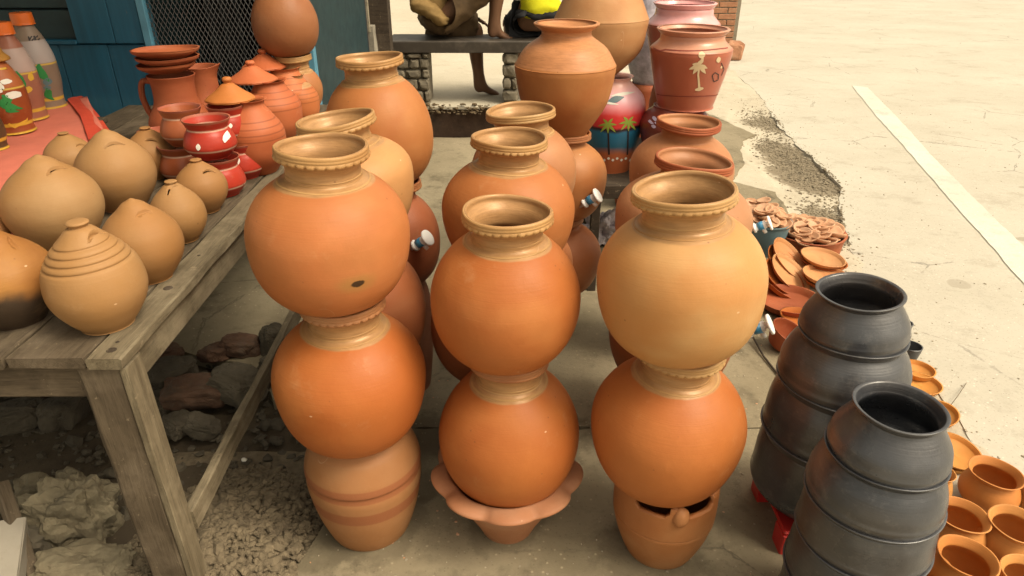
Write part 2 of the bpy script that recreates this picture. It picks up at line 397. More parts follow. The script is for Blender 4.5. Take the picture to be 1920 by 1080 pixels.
M['road'] = ground_mat('worn_pale_road', (.48, .448, .375), (.42, .388, .318), (.30, .268, .21), .6, .5, (.7, 1.0, 1), crack=True, spots=[(2.66, 3.55, .09, .8, 1.6), (2.75, 3.42, .05, .8, 1.6), (3.3, 4.25, .05, .7, 2), (2.65, 3.2, .03, .6, 1), (2.1, 2.9, .05, .6, 1)])
M['sand'] = ground_mat('pale_sandy_ground', (.49, .445, .355), (.43, .385, .295), (.29, .245, .175), .45, .4)
M['verge'] = ground_mat('gritty_verge', (.49, .44, .345), (.41, .365, .28), (.19, .155, .105), .35, .5,
    spots=[(2.03, 4.55, .26, .95, .5), (2.18, 5.9, .22, .8, .8), (1.82, 3.65, .16, .9, .5), (2.02, 5.1, .18, .9, .6)])
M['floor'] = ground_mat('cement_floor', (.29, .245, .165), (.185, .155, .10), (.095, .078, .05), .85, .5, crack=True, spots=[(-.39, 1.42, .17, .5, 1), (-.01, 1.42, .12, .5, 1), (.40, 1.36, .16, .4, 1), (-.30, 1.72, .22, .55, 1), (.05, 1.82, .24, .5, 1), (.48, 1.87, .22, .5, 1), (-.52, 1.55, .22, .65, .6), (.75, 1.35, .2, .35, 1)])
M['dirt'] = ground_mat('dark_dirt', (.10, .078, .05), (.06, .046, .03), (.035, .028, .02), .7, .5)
M['riser'] = simple('dark_brown_riser', (.075, .045, .03), .95, .5, 10, .8, dirt=(.02, .016, .012), dirt_amt=.8)  # step face in dark brown with darker mottling

def ragged(pts, step=.06, amp=.015, keep=lambda p: False, seed=0):
    out = []
    for i in range(len(pts)):
        a, b = Vector((*pts[i], 0)), Vector((*pts[(i+1) % len(pts)], 0)); L = (b-a).length; n = max(1, min(80, int(L/step)))
        d = (b-a).normalized(); nr = Vector((d.y, -d.x, 0))
        for k in range(n):
            p = a+(b-a)*k/n
            if not keep(p):
                q = noise.noise(p*6+Vector((seed, 0, 0)))*1.2+noise.noise(p*19+Vector((seed, 0, 0)))*.7
                p = p+nr*q*amp
            out.append((p.x, p.y))
    return out
def slab(name, pts, z0, z1, mat, bev=.004, **kw):
    pts = ragged(pts, **kw)
    bm = bmesh.new(); vt = [bm.verts.new((x, y, z1)) for x, y in pts]
    f = bm.faces.new(vt); r = bmesh.ops.extrude_face_region(bm, geom=[f])
    for v in r['geom']:
        if isinstance(v, bmesh.types.BMVert): v.co.z = z0
    bmesh.ops.triangulate(bm, faces=bm.faces[:])
    return tag(link(name, bm_mesh(bm, name), mat, smooth=False), kind='structure')
def sheet(name, pts, z, mat, **kw):
    pts = ragged(pts, **kw)
    bm = bmesh.new(); bm.faces.new([bm.verts.new((x, y, z)) for x, y in pts]); bmesh.ops.triangulate(bm, faces=bm.faces[:])
    me = bm_mesh(bm, name)
    for p in me.polygons:
        if p.normal.z < 0: p.flip()
    return tag(link(name, me, mat, smooth=False), kind='structure')
# open country beyond, reaching the horizon
bm = bmesh.new(); bmesh.ops.create_grid(bm, x_segments=4, y_segments=4, size=400)
o = link('ground', bm_mesh(bm, 'ground'), M['sand'], smooth=False); o.location.z = -.09; tag(o, kind='structure')
# gritty verge with a washed-out hollow (a fine grid with relief)
ROAD = [(1.50, -.6), (1.50, 1.0), (1.50, 1.7), (1.55, 2.2), (1.70, 3.0), (1.84, 3.6), (1.98, 3.95), (2.13, 4.3), (2.17, 4.9), (2.20, 5.4), (2.28, 6.0), (2.45, 7.0), (2.6, 9), (3.2, 16), (5, 60), (30, 60), (30, -.6)]
def edge_x(y):
    for a, b in zip(ROAD, ROAD[1:]):
        if a[1] <= y <= b[1] and b[1] > a[1]: return a[0]+(b[0]-a[0])*(y-a[1])/(b[1]-a[1])
    return 1.5
def verge_h(x, y):
    z = -.002+noise.noise(Vector((x*3, y*3, 0)))*.005+noise.noise(Vector((x*13, y*13, 3)))*.004
    for (cx, cy, r, d) in ((2.0, 4.6, .33, .030), (2.0, 5.15, .25, .022), (1.82, 3.75, .22, .022), (2.16, 5.95, .28, .02)):
        q = math.hypot((x-cx), (y-cy)*.55)/r+noise.noise(Vector((x*5, y*5, 9)))*.35
        if q < 1: z -= d*(1-q)**.6
    t = max(0, min(1, (x-edge_x(y)-.02)/.16)); z -= t*.022
    t = max(0, min(1, (1.28-x)/.15)) if y < 2.4 else 0; z -= t*.012
    return z
vs_, fs = [], []; nx, ny = 110, 330
for j in range(ny+1):
    for i in range(nx+1):
        x = .95+i*2.1/nx; y = .1+j*8.9/ny; vs_.append((x, y, verge_h(x, y)))
for j in range(ny):
    for i in range(nx): a = j*(nx+1)+i; fs.append((a, a+1, a+nx+2, a+nx+1))
me = bpy.data.meshes.new('verge'); me.from_pydata(vs_, [], fs); tag(link('verge', me, M['verge']), kind='structure')
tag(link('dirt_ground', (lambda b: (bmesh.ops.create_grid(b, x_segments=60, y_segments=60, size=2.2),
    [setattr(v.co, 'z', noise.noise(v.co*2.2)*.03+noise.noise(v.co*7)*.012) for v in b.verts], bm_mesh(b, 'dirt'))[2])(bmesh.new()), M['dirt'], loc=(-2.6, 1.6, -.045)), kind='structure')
# road: left edge broken
slab('road', ROAD, -.10, .0, M['road'], step=.05, amp=.028)
# cement floor in slabs, with open joints
J = .005
slab('cement_floor', [(-.60, .3), (1.22, .3), (1.24, 1.0), (1.20, 1.84-J), (-.50, 1.84-J), (-.51, 1.5), (-.60, 1.15)], -.08, .004, M['floor'], step=.04, amp=.012)  # left edge drawn in: dark dirt stands in for shade beside the jar
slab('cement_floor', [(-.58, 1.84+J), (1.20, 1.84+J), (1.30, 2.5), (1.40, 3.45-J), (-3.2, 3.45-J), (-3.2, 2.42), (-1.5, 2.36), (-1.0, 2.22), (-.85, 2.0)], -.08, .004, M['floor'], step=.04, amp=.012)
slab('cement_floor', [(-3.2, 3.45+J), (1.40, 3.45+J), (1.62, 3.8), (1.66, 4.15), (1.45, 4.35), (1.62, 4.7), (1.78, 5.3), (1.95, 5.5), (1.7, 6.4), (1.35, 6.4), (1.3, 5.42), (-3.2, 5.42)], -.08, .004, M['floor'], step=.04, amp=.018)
# raised terrace beyond a dark step
TZ = .24
slab('terrace', [(-7, 5.44), (1.30, 5.44), (1.30, 7.2), (1.1, 16), (-7, 16)], -.05, TZ-.02, M['riser'], step=.05, amp=.006)
slab('terrace_top', [(-7, 5.42), (1.31, 5.42), (1.31, 7.2), (1.11, 16), (-7, 16)], TZ-.018, TZ, M['sand'], step=.04, amp=.012)
# worn white line
L_ = [onz(*p, .004) for p in ((1597, 160), (1640, 214), (1700, 280), (1790, 385), (1860, 462), (1930, 545), (2040, 670))]
R2 = [onz(*p, .004) for p in ((1627, 164), (1690, 228), (1755, 300), (1850, 395), (1920, 462), (2000, 540), (2130, 660))]
M['line'] = ground_mat('worn_road_paint', (.62, .595, .50), (.51, .49, .42), (.43, .41, .36), 1.0, .6)
def mid(a, b): return (a+b)/2
sheet('painted_line', [(p.x, p.y) for p in L_]+[(p.x, p.y) for p in reversed(R2)], .004, M['line'], step=.03, amp=.006)
# loose grit and pebbles, one mass each
def pebbles(name, n, fn, s0, s1, mat, label=None, sub=1, flat=.6):
    base = []
    for k in range(5):
        b = bmesh.new(); bmesh.ops.create_icosphere(b, subdivisions=sub, radius=1)
        for v in b.verts: v.co *= 1+noise.noise(v.co*1.3+Vector((k*5, 0, 0)))*.7
        base.append(([v.co.copy() for v in b.verts], [[v.index for v in f.verts] for f in b.faces])); b.free()
    vs_, fs = [], []
    for _ in range(n):
        x, y, z = fn(); s = random.uniform(s0, s1)*(1 if random.random() < .85 else 1.6); bv, bf = random.choice(base)
        rot = Matrix.Rotation(random.uniform(0, 6.3), 3, 'Z'); o_ = len(vs_); sx, sy, sz = s, s*random.uniform(.6, 1), s*random.uniform(.35, .8)*flat*1.4
        for v in bv: q = rot @ Vector((v.x*sx, v.y*sy, v.z*sz)); vs_.append((x+q.x, y+q.y, z+q.z+sz*.3))
        for f in bf: fs.append([i+o_ for i in f])
    me = bpy.data.meshes.new(name); me.from_pydata(vs_, [], fs)
    return tag(link(name, me, mat, smooth=False), label, kind='stuff')
def vg():
    y = random.uniform(.5, 6.8); x = random.gauss(edge_x(y)-.10, .11)
    return x, y, (verge_h(x, y) if x < edge_x(y) else .0)
pebbles('gravel', 1500, vg, .0015, .0055, M['gravel'], 'loose pale gravel scattered along the broken road edge')
def hg():
    cx, cy, r = random.choice(((2.03, 4.6, .2), (2.03, 4.6, .2), (2.02, 5.15, .16), (1.84, 3.75, .15), (2.18, 5.95, .16)))
    x = random.gauss(cx, r*.5); y = random.gauss(cy, r*1.2); x = min(x, edge_x(y)+random.uniform(-.05, .03)); return x, y, (verge_h(x, y) if x < edge_x(y) else 0)
pebbles('gravel', 3800, hg, .003, .010, M['gravel_dark'], 'dark damp gravel in the washed out hollow beside the road')
pebbles('gravel', 1500, lambda: (random.uniform(-.6, 1.3), random.uniform(1.0, 5.3), .004), .001, .0035, M['gravel'], 'tiny grit strewn over the cement floor')
pebbles('gravel', 500, lambda: (random.uniform(1.6, 4), random.uniform(1.3, 7), 0), .0015, .005, M['gravel_dark'], 'tiny dark grit lying on the pale road')
# the heap of screed lumps beside the table leg
HC = Vector((-.80, 1.27))
def heap_h(x, y):
    q = math.hypot((x-HC.x)/.27, (y-HC.y)/.40); return -.03+.13*max(0, 1-q)**.8
def hp():
    while True:
        a = random.uniform(0, 6.3); r = random.random()**.55; x, y = HC.x+.28*r*math.cos(a), HC.y+.42*r*math.sin(a)
        return x, y, heap_h(x, y)
bm = bmesh.new(); bmesh.ops.create_grid(bm, x_segments=40, y_segments=50, size=1)
for v in bm.verts: x, y = HC.x+v.co.x*.4, HC.y+v.co.y*.5; v.co = Vector((x, y, heap_h(x, y)-.008+noise.noise(Vector((x, y, 0))*14)*.008))
tag(link('rubble_heap', bm_mesh(bm, 'heap'), M['gravel_heap']), kind='structure')
pebbles('rubble', 4200, hp, .004, .014, M['gravel_heap'], 'heap of pale broken screed lumps beside the table leg', sub=1, flat=.9)
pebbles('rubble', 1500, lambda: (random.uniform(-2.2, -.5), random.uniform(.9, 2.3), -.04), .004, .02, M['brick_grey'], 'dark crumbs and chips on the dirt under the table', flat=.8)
pebbles('shards', 110, lambda: (random.uniform(-.6, 1.1), random.uniform(1.1, 3.2), .004), 0.0015, .005, M['lamp'], 'tiny orange clay chips around the feet of the stacks', flat=.4)
# litter along the step edge
def lt():
    x = random.uniform(-1.0, 1.2); return x, 5.43+random.gauss(0, .035), TZ+.004+random.uniform(-.05, .012)
pebbles('litter', 600, lt, .005, .022, M['straw'], 'dry leaves and crumbs along the edge of the dark step', flat=.5)

# ------------------------------------------------------------------ loose stones and bricks under the table
def rock(name, label, cat, p, s, mat, seed, rot=(0, 0, 0), amp=.25, flat=.15, sub=4, freq=1.6, group=None):
    o = link(name, rock_mesh(*s, seed=seed, sub=sub, amp=amp, flat=flat, freq=freq), mat, loc=p, rot=rot, smooth=False); return tag(o, label, cat, group)
p = onz(138, 960, .06); rock('boulder', 'large pale lumpy rock standing left of the table leg', 'rock', p, (.105, .075, .12), M['stone'], 3, (.1, 0, .2), .30, .15, 5, 2.2)
p = onz(150, 1072, .02); rock('boulder', 'flat pinkish rock under the large lumpy rock', 'rock', p, (.13, .08, .05), M['brick_grey'] if False else M['stone'], 9, (0, 0, .1), .24, .2, 5, 2.2)
p = onz(62, 930, .05); rock('boulder', 'small angular pale rock left of the large lumpy rock', 'rock', p, (.05, .05, .06), M['stone'], 14, (0, .3, .5), .3, .3, 3)
p = onz(60, 1010, .03); rock('boulder', 'half hidden grey rock between the plank and the large lumpy rock', 'rock', p, (.06, .06, .05), M['brick_grey'], 15, (0, .3, .5), .3, .3, 3)
o = box('cement_block', .26, .20, .07, M['white_slab'], loc=onz(-75, 1065, .12), rot=(.15, .18, .45), bev=.006, rough=.004); tag(o, 'pale cement slab tilted at the lower left corner', 'slab')
t = empty('timber_plank', (0, 0, 0)); tag(t, 'short brown plank leaning beside the tilted cement slab', 'plank')
a = onz(0, 905, .22); b = onz(72, 1110, .0); plank('board', a, b, .035, .02, M['wood'], t, up=(1, -.4, 0))
bl = [  # bricks and lumps along the broken floor edge
 (372, 735, .04, (.11, .06, .055), 'brick_old', 'rounded reddish lump of old brick in the rubble row', (.2, .1, .3)),
 (445, 722, .05, (.10, .075, .065), 'brick_grey', 'grey square block in the rubble row beside the red lump', (0, .1, -.3)),
 (322, 700, .03, (.09, .06, .05), 'brick_grey', 'dark angular lump behind the table leg', (.3, 0, .7)),
 (452, 650, .03, (.075, .05, .04), 'brick_old', 'tan brick piece behind the grey square block', (0, .2, .1)),
 (512, 640, .04, (.05, .05, .07), 'brick_grey', 'dark upright lump at the foot of the wooden strut', (.1, .2, .4)),
 (410, 660, .02, (.07, .05, .03), 'brick_old', 'low red brick crumb lying on the floor edge', (0, .2, 1.1)),
 (300, 760, .0, (.07, .06, .045), 'brick_grey', 'dark stone close behind the table leg', (0, .2, 1.1)),
 (335, 795, .0, (.05, .05, .03), 'brick_grey', 'small grey stone low in the shaded dirt', (.4, .2, 1.1)),
 (380, 800, .0, (.055, .04, .035), 'brick_grey', 'cracked grey lump in front of the rubble row', (.1, .4, .1)),
 (300, 665, .02, (.08, .05, .035), 'brick_old', 'reddish brick end lying against the floor edge', (0, 0, .5)),
 (30, 780, .02, (.09, .06, .05), 'brick_grey', 'dark lump far back under the table top', (0, 0, .5)),
 (120, 770, .02, (.08, .06, .05), 'brick_grey', 'dark rock in shadow left of the table leg', (0, 0, 1.5)),
 (250, 830, .0, (.05, .04, .03), 'brick_grey', 'small dark stone beside the upper part of the leg', (0, 0, 2.5)),
 (306, 870, .0, (.03, .03, .025), 'stone', 'small pale pebble by the lower leg and strut', (0, 0, 2.5)),
 (360, 1030, .06, (.035, .03, .03), 'stone', 'pale chunk on the heap beside the table leg', (0, 0, 2.5)),
 (522, 690, .05, (.07, .05, .05), 'brick_grey', 'dark block in the shade left of the lower left pot', (0, .2, 1.0))]
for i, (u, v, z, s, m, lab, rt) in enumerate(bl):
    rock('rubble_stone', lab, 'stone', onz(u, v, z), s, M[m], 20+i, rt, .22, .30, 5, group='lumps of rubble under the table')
tag(link('pebble', rock_mesh(.009, .008, .006, 4, 2), M['p_white'], loc=onz(458, 862, .012)), 'tiny white pebble on the dark dirt', 'pebble')

# ------------------------------------------------------------------ the wooden table
TT = .74
table = empty('wooden_table', (-1.2, 1.15, 0)); tag(table, 'weathered grey wooden stall table loaded with clay pots', 'table')
k0 = onz(228, 672, TT); XE = k0.x; Y0 = k0.y; YE = 3.32
wds = [.075, .16, .15, .17, .16, .18, .16]; x = XE
for i, wd in enumerate(wds):
    plank('tabletop_board', (x-wd/2, Y0+random.uniform(-.004, .006), TT-.0125), (x-wd/2, YE, TT-.0125+random.uniform(-.002, 0)), wd-.006, .025, M['wood_pale'] if i == 0 else M['wood'], table, warp=.0042, seg=40); x -= wd
XL = x
plank('apron', (XL, Y0+.035, TT-.025-.045), (XE-.07, Y0+.035, TT-.025-.045), .022, .085, M['wood_dark'] if False else M['wood'], table)
plank('apron', (XE-.03, Y0+.02, TT-.025-.04), (XE-.03, YE, TT-.025-.04), .022, .075, M['wood_pale'], table)
for (lx, ly, tx, ty) in ((XE-.060, Y0+.045, XE-.043, Y0+.03), (XE-.045, YE-.08, XE-.045, YE-.08), (XL+.06, Y0+.05, XL+.06, Y0+.05), (XL+.06, YE-.08, XL+.06, YE-.08)):
    plank('leg', (lx, ly, TT-.028), (tx, ty, -.05), .095, .075, M['wood'], table, up=(0, 1, 0), warp=.0045, seg=26)
plank('leg_lit_side', (XE-.008, Y0+.035, TT-.028), (XE+.011, Y0+.02, -.05), .017, .062, M['wood_pale'], table, up=(0, 1, 0), warp=.002, seg=14)  # paler strip puts the light on the leg's right face into colour
plank('stretcher', (XE+.008, Y0+.055, .245), (XE+.0, 2.95, .30), .022, .058, M['wood_pale'], table, warp=.004, seg=30)
for k in range(5):
    link('nail', lathe([(0, .0012), (.004, .001), (.0045, -.001)], 8, 'nail'), M['wood_dark'], table, Vector((XE-.030-random.uniform(0, .01), Y0+.06+k*.42, TT))-table.location)
for dx, dy in ((-.035, .03), (-.04, .3)):
    tag(link('knot', lathe(smooth_curve([(0, .0015), (.009, .001), (.013, -.003)], 3), 12, 'knot'), M['wood_dark'], table, Vector((XE+dx, Y0+dy, TT))-table.location))
# ------------------------------------------------------------------ pots
MC = {}
def tmat(key, **kw):
    k = (key, tuple(sorted((a, str(b)) for a, b in kw.items())))
    if k not in MC: MC[k] = terracotta(key, **kw)
    return MC[k]
def wp_profile(R, H, he, rn, hn, rr, rim=.030, flat=.30, thick=.009):
    """water pot: R belly radius at height he, neck radius rn at hn, mouth radius rr at H"""
    out = [(0, 0), (R*flat*.6, 0)]
    fb = R*flat; n = 16
    for k in range(n+1):
        a = k/n*math.pi/2; r = fb+(R-fb)*math.sin(a)**.88; z = he*(1-math.cos(a)**.98)
        out.append((r, z))
    q = math.acos(min(1, rn/R)); au = (hn-he)/math.sin(q)
    for k in range(1, 19):
        a = q*k/18; out.append((R*math.cos(a), he+au*math.sin(a)))
    h = H-hn
    out += smooth_curve([(rn, hn), (rn*.985, hn+h*.18), (rn*.985, hn+h*.38), (rn+(rr-rn)*.35, hn+h*.62), (rr*.94, H-rim*.62), (rr*.965, H-.006), (rr*.95, H-.001), (rr*.925, H+.001), (rr*.895, H-.004), (rr*.88, H-.014), (rn*.98-thick*.4, hn+h*.5), (rn-thick, hn+h*.15), (rn-thick*.8, hn)], 4)[1:]
    for k in range(17, -1, -2):
        a = q*k/18; out.append(((R-thick)*math.cos(a), he+(au-thick)*math.sin(a)))
    for k in range(n-1, -1, -3):
        a = k/n*math.pi/2; out.append((max(0, fb+(R-fb)*math.sin(a)**.88-thick), thick+(he-thick)*(1-math.cos(a)**.98)))
    out.append((0, thick)); return out
def rad_of(prof):
    top = max(range(len(prof)), key=lambda i: prof[i][1]); o = prof[:top+1]
    def f(z):
        for (r0, z0), (r1, z1) in zip(o, o[1:]):
            if z0 <= z <= z1 and z1 > z0: return r0+(r1-r0)*(z-z0)/(z1-z0)
        return o[-1][0]
    return f
def frill_mesh(rr, H, n=46, seed=0, plain=False):
    """the applied rim band: grooved above, pinched into small scallops below"""
    P = [(rr*.93, H-.0225), (rr*.975, H-.023), (rr*.998, H-.0205), (rr*1.006, H-.0175), (rr*.992, H-.0145), (rr*.985, H-.0133), (rr*.996, H-.0118), (rr*.999, H-.009), (rr*.988, H-.0076), (rr*.990, H-.006), (rr*.997, H-.0038), (rr*.985, H+.0005), (rr*.960, H+.0015), (rr*.93, H)]
    rnd = random.Random(seed); js = [rnd.uniform(-.2, .2) for _ in range(n)]
    def mod(th, i, r, z):
        z += math.sin(th*2+seed*.7)*.0022; r *= 1+.007*math.sin(2*th+seed)+.004*math.sin(3*th+seed*2)
        if plain: return r, z
        if 1 <= i <= 3:
            t = th*n/(2*math.pi); k = int(t) % n; s = abs(math.sin(math.pi*(t % 1)))**.6
            am = .0026*(1+js[k]*2); sk = min(1, s*1.5); r += am*(sk-.7)*(1 if i > 1 else .6)*1.3; z -= am*.8*(sk-.5)*(1 if i < 3 else .3)
        return r, z
    return lathe(P, n*5, 'frill', mod)
POTS = {}
def water_pot(key, Y, u, ve, wpx, label, top=None, zr=None, rr=None, z0=None, ur=None, col=ORANGE, col2=None, slip=SLIP, frill=True, group='round water pots stacked on the floor', spot=None,
              x=None, name='water_pot', dz=0, sliph=.006, rough=.50, neck=.085, patch=.5, seed=0, lean=None, rim_mat='slip', rnk=.50, flat=.3):
    """belly centre at photo (u, ve) on plane Y, belly wpx wide; top=(v, width) of the mouth, or zr/rr"""
    c = at(u, ve, Y); m = mpp(c); R = wpx*m/2
    if top: tp = at(u, top[0], Y); zr = tp.z; rr = top[1]*mpp(tp)/2
    if z0 is None: z0 = c.z-R*.97
    H = zr-z0; he = c.z-z0; rn = max(R*rnk*.9, rr*.80); hn = H-neck*R/.17*.74
    if hn-he < R*.45: hn = he+(H-he)*.70
    root = empty(name, (0, 0, 0)); tag(root, label, 'pot', group)
    ax = 0
    if ur is not None:
        tp = at(ur, top[0], Y); ax = math.atan2(tp.x-c.x, zr-c.z)
    if lean is not None: ax = lean
    Mt = Matrix.Translation(c) @ Matrix.Rotation(ax, 4, 'Y') @ Matrix.Rotation(seed*1.3, 4, 'Z') @ Matrix.Translation((0, 0, -he))
    root.matrix_world = Mt
    if spot:
        pf = wp_profile(R, H, he, rn, hn, rr, flat=flat); q = min(pf[:40], key=lambda a: abs(a[1]-(he+spot[1])))[0]; spot = (spot[0], -math.sqrt(q*q-spot[0]**2), he+spot[1])
    mat = tmat('terracotta_'+key, col=col, col2=col2, slip=slip, slipz=hn-sliph*2 if slip else 9, spot=spot, rough=rough, patch=patch)
    link('body', lathe(wp_profile(R, H, he, rn, hn, rr, flat=flat), 80, 'body', lambda th, i, r, z: (r*(1+.007*math.sin(2*th+seed)+.004*math.sin(3*th+seed*2)+.010*math.sin(z*23+seed)*max(0, min(1, (hn-z)*20))*min(1, z*20)), z+.0022*math.sin(th*2+seed*.7)*z/H)), mat, root)
    if slip:
        rr0 = rad_of(wp_profile(R, H, he, rn, hn, rr, flat=flat))
        for q in (.004, -.004, -.0115):
            zq = hn-q-.004; link('neck_ring', lathe([(rr0(zq)-.003, zq-.0022), (rr0(zq)+.0005, zq-.0014), (rr0(zq)+.0012, zq), (rr0(zq)+.0005, zq+.0014), (rr0(zq)-.003, zq+.0022)], 72, 'neck_ring', lambda th, i, r, z: (r*(1+.007*math.sin(2*th+seed)+.004*math.sin(3*th+seed*2)), z+.0022*math.sin(th*2+seed*.7)*z/H)), M['slip'], root)
    if frill is not None: link('rim', frill_mesh(rr, H, int(34*rr/.11)+(seed*7) % 6, seed, plain=not frill), M[rim_mat], root)
    POTS[key] = dict(c=c, R=R, zr=zr, rr=rr, z0=z0, root=root, m=m)
    return root
def contact(upper, rr, flat=.3):             # height at which a round-bottomed pot comes to rest on a mouth of radius rr
    P = POTS[upper]; fb = P['R']*flat; he = P['c'].z-P['z0']; q = max(0, (rr*.93-fb)/(P['R']-fb))**(1/.88); a = math.asin(min(1, q))
    return P['z0']+he*(1-math.cos(a)**.98)-.001
def tap(parent, p, d, size=1.0, roll=0, label=None):
    """white plastic tap: p on the pot wall, d pointing outward; world coordinates"""
    t = empty('tap', (0, 0, 0)); t.parent = parent
    d = Vector(d).normalized(); q = d.to_track_quat('X', 'Z').to_matrix().to_4x4()
    W = Matrix.Translation(p) @ q @ Matrix.Rotation(roll, 4, 'X') @ Matrix.Scale(size, 4)
    t.matrix_basis = parent.matrix_world.inverted() @ W
    bpy.context.view_layer.update()
    link('barrel', tube_mesh([(-.02, 0, 0), (.005, 0, 0), (.006, 0, 0), (.014, 0, 0), (.015, 0, 0), (.05, 0, 0), (.052, 0, 0)], [.009, .009, .018, .018, .013, .014, .010], 20), M['white_plastic'], t)
    link('label_band', tube_mesh([(.022, 0, 0), (.042, 0, 0)], [.0150, .0152], 20), M['blue_plastic'], t)
    link('stem', tube_mesh([(.052, 0, 0), (.060, 0, 0)], .008, 14), M['white_plastic'], t)
    link('knob', tube_mesh([(.060, 0, 0), (.0615, 0, 0), (.066, 0, 0), (.0675, 0, 0)], [.025, .0265, .0265, .024], 28), M['white_plastic'], t)
    link('spout', tube_mesh([(.038, 0, -.008), (.038, 0, -.020), (.040, 0, -.030)], [.007, .0068, .006], 14), M['white_plastic'], t)
    return t
def side(key, th, dz=0):                    # a point on a pot's belly and its outward direction (th from +X)
    P = POTS[key]; R = P['R']; k = math.sqrt(max(0, 1-(dz/R)**2))
    d = Vector((math.cos(th)*k, math.sin(th)*k, dz/R)); return P['c']+d*R*.995, d

# --- stack A, front left
water_pot('a1', 1.41, 617, 433, 301, 'ochre marked round water pot with a dark burn spot, top of the front left stack', top=(272, 176), ur=602, col=(0.415, 0.139, 0.044), col2=(0.330, 0.124, 0.039), spot=(.088, -.052), seed=0, patch=.8)
rr = .098; water_pot('a2', 1.41, 657, 704, 282, 'smooth orange round water pot in the middle of the front left stack', zr=contact('a1', rr), rr=rr, col=(0.415, 0.135, 0.034), lean=.02, seed=2, rim_mat='rim_red')
# --- stack B, front middle
water_pot('b1', 1.42, 948, 552, 281, 'orange round water pot on top of the front middle stack', top=(394, 174), ur=952, col=(0.399, 0.140, 0.038), seed=5)
rr = .098; water_pot('b2', 1.42, 955, 809, 260, 'round orange water pot resting in the wide scalloped bowl', zr=contact('b1', rr), rr=rr, col=(0.399, 0.130, 0.033), seed=4, frill=False, rim_mat='rim_red')
# --- stack C, front right
water_pot('c1', 1.36, 1276, 522, 313, 'pale yellowish round water pot on top of the front right stack', top=(352, 196), ur=1283, col=(0.491, 0.275, 0.109), col2=(0.452, 0.225, 0.077), seed=7, patch=.9)
rr = .104; water_pot('c2', 1.36, 1251, 794, 281, 'round orange water pot above the stove shaped base, front right stack', zr=contact('c1', rr), rr=rr, col=(0.408, 0.136, 0.035), seed=3, lean=.03)
# --- stack D, behind A
water_pot('d1', 1.75, 655, 332, 240, 'pale orange round water pot with a tilted rim, directly behind the front left stack', top=(220, 150), ur=628, col=(0.449, 0.227, 0.088), seed=9)
rr = .10; water_pot('d2', 1.75, 685, 580, 230, 'brick red round pot partly hidden behind the front left stack', zr=contact('d1', rr), rr=rr, col=(0.333, 0.120, 0.049), seed=1, rim_mat='rim_red')
# --- stack E
water_pot('e1', 2.1, 711, 250, 200, 'large orange round water pot at the back of the left row, beside the bench', top=(106, 126), ur=692, col=(0.399, 0.165, 0.055), seed=6)
rr = .10; water_pot('e2', 2.1, 740, 452, 172, 'brick red round pot with a white and blue tap, in the left row', zr=contact('e1', rr), rr=rr, col=(0.308, 0.100, 0.044), slip=None, seed=8, rim_mat='rim_red')
# --- stack F
water_pot('f1', 1.78, 953, 390, 246, 'orange round water pot behind the front middle stack', top=(256, 145), ur=955, col=(0.408, 0.155, 0.049), seed=10)
rr = .105; water_pot('f2', 1.78, 925, 600, 236, 'dark orange round pot mostly hidden behind the front middle stack', zr=contact('f1', rr), rr=rr, col=(0.316, 0.100, 0.038), slip=None, seed=12, rim_mat='rim_red')
# --- stack G
water_pot('g1', 2.12, 982, 318, 194, 'pale round water pot third in the middle row, its collar plain', top=(205, 131), ur=976, col=(0.408, 0.200, 0.092), seed=11, frill=False)
rr = .10; water_pot('g2', 2.12, 985, 490, 180, 'round pot hidden low in the middle row behind the others', zr=contact('g1', rr), rr=rr, col=(0.349, 0.130, 0.049), slip=None, seed=13, rim_mat='rim_red', frill=False)
# --- stack K, L, right row
water_pot('l1', 1.86, 1281, 405, 252, 'pale pink terracotta pot directly behind the front right stack', top=(297, 146), ur=1303, col=(0.391, 0.190, 0.092), slip=None, seed=14, frill=False, rim_mat='plain_red', neck=.07)
rr = .10; water_pot('l2', 1.86, 1258, 620, 230, 'round pot with a white and blue tap low behind the front right stack', zr=contact('l1', rr), rr=rr, col=(0.349, 0.130, 0.049), slip=None, seed=15, frill=False, rim_mat='plain_red')
water_pot('k1', 2.3, 1277, 318, 192, 'terracotta round pot with a plain thick rim at the back of the right row', top=(226, 121), ur=1292, col=(0.374, 0.165, 0.072), slip=None, seed=16, frill=False, rim_mat='plain_red', neck=.07)
rr = .10; water_pot('k2', 2.3, 1262, 480, 176, 'round pot hidden under the thick rimmed pot of the right row', zr=contact('k1', rr), rr=rr, col=(0.349, 0.130, 0.049), slip=None, seed=17, frill=False, rim_mat='plain_red')
# --- the sphere pots at the far left back
water_pot('m1', 3.03, 535, 44, 120, 'dark orange round pot balanced high in front of the black net', top=(-45, 80), col=(0.275, 0.110, 0.044), slip=None, seed=18, frill=False, rim_mat='rim_red')
rr = .075; water_pot('m2', 3.03, 558, 166, 90, 'small pale necked pot carrying the dark orange round pot', zr=contact('m1', rr), rr=rr, col=(0.383, 0.169, 0.065), seed=19, frill=False, neck=.13)
bpy.context.view_layer.update()

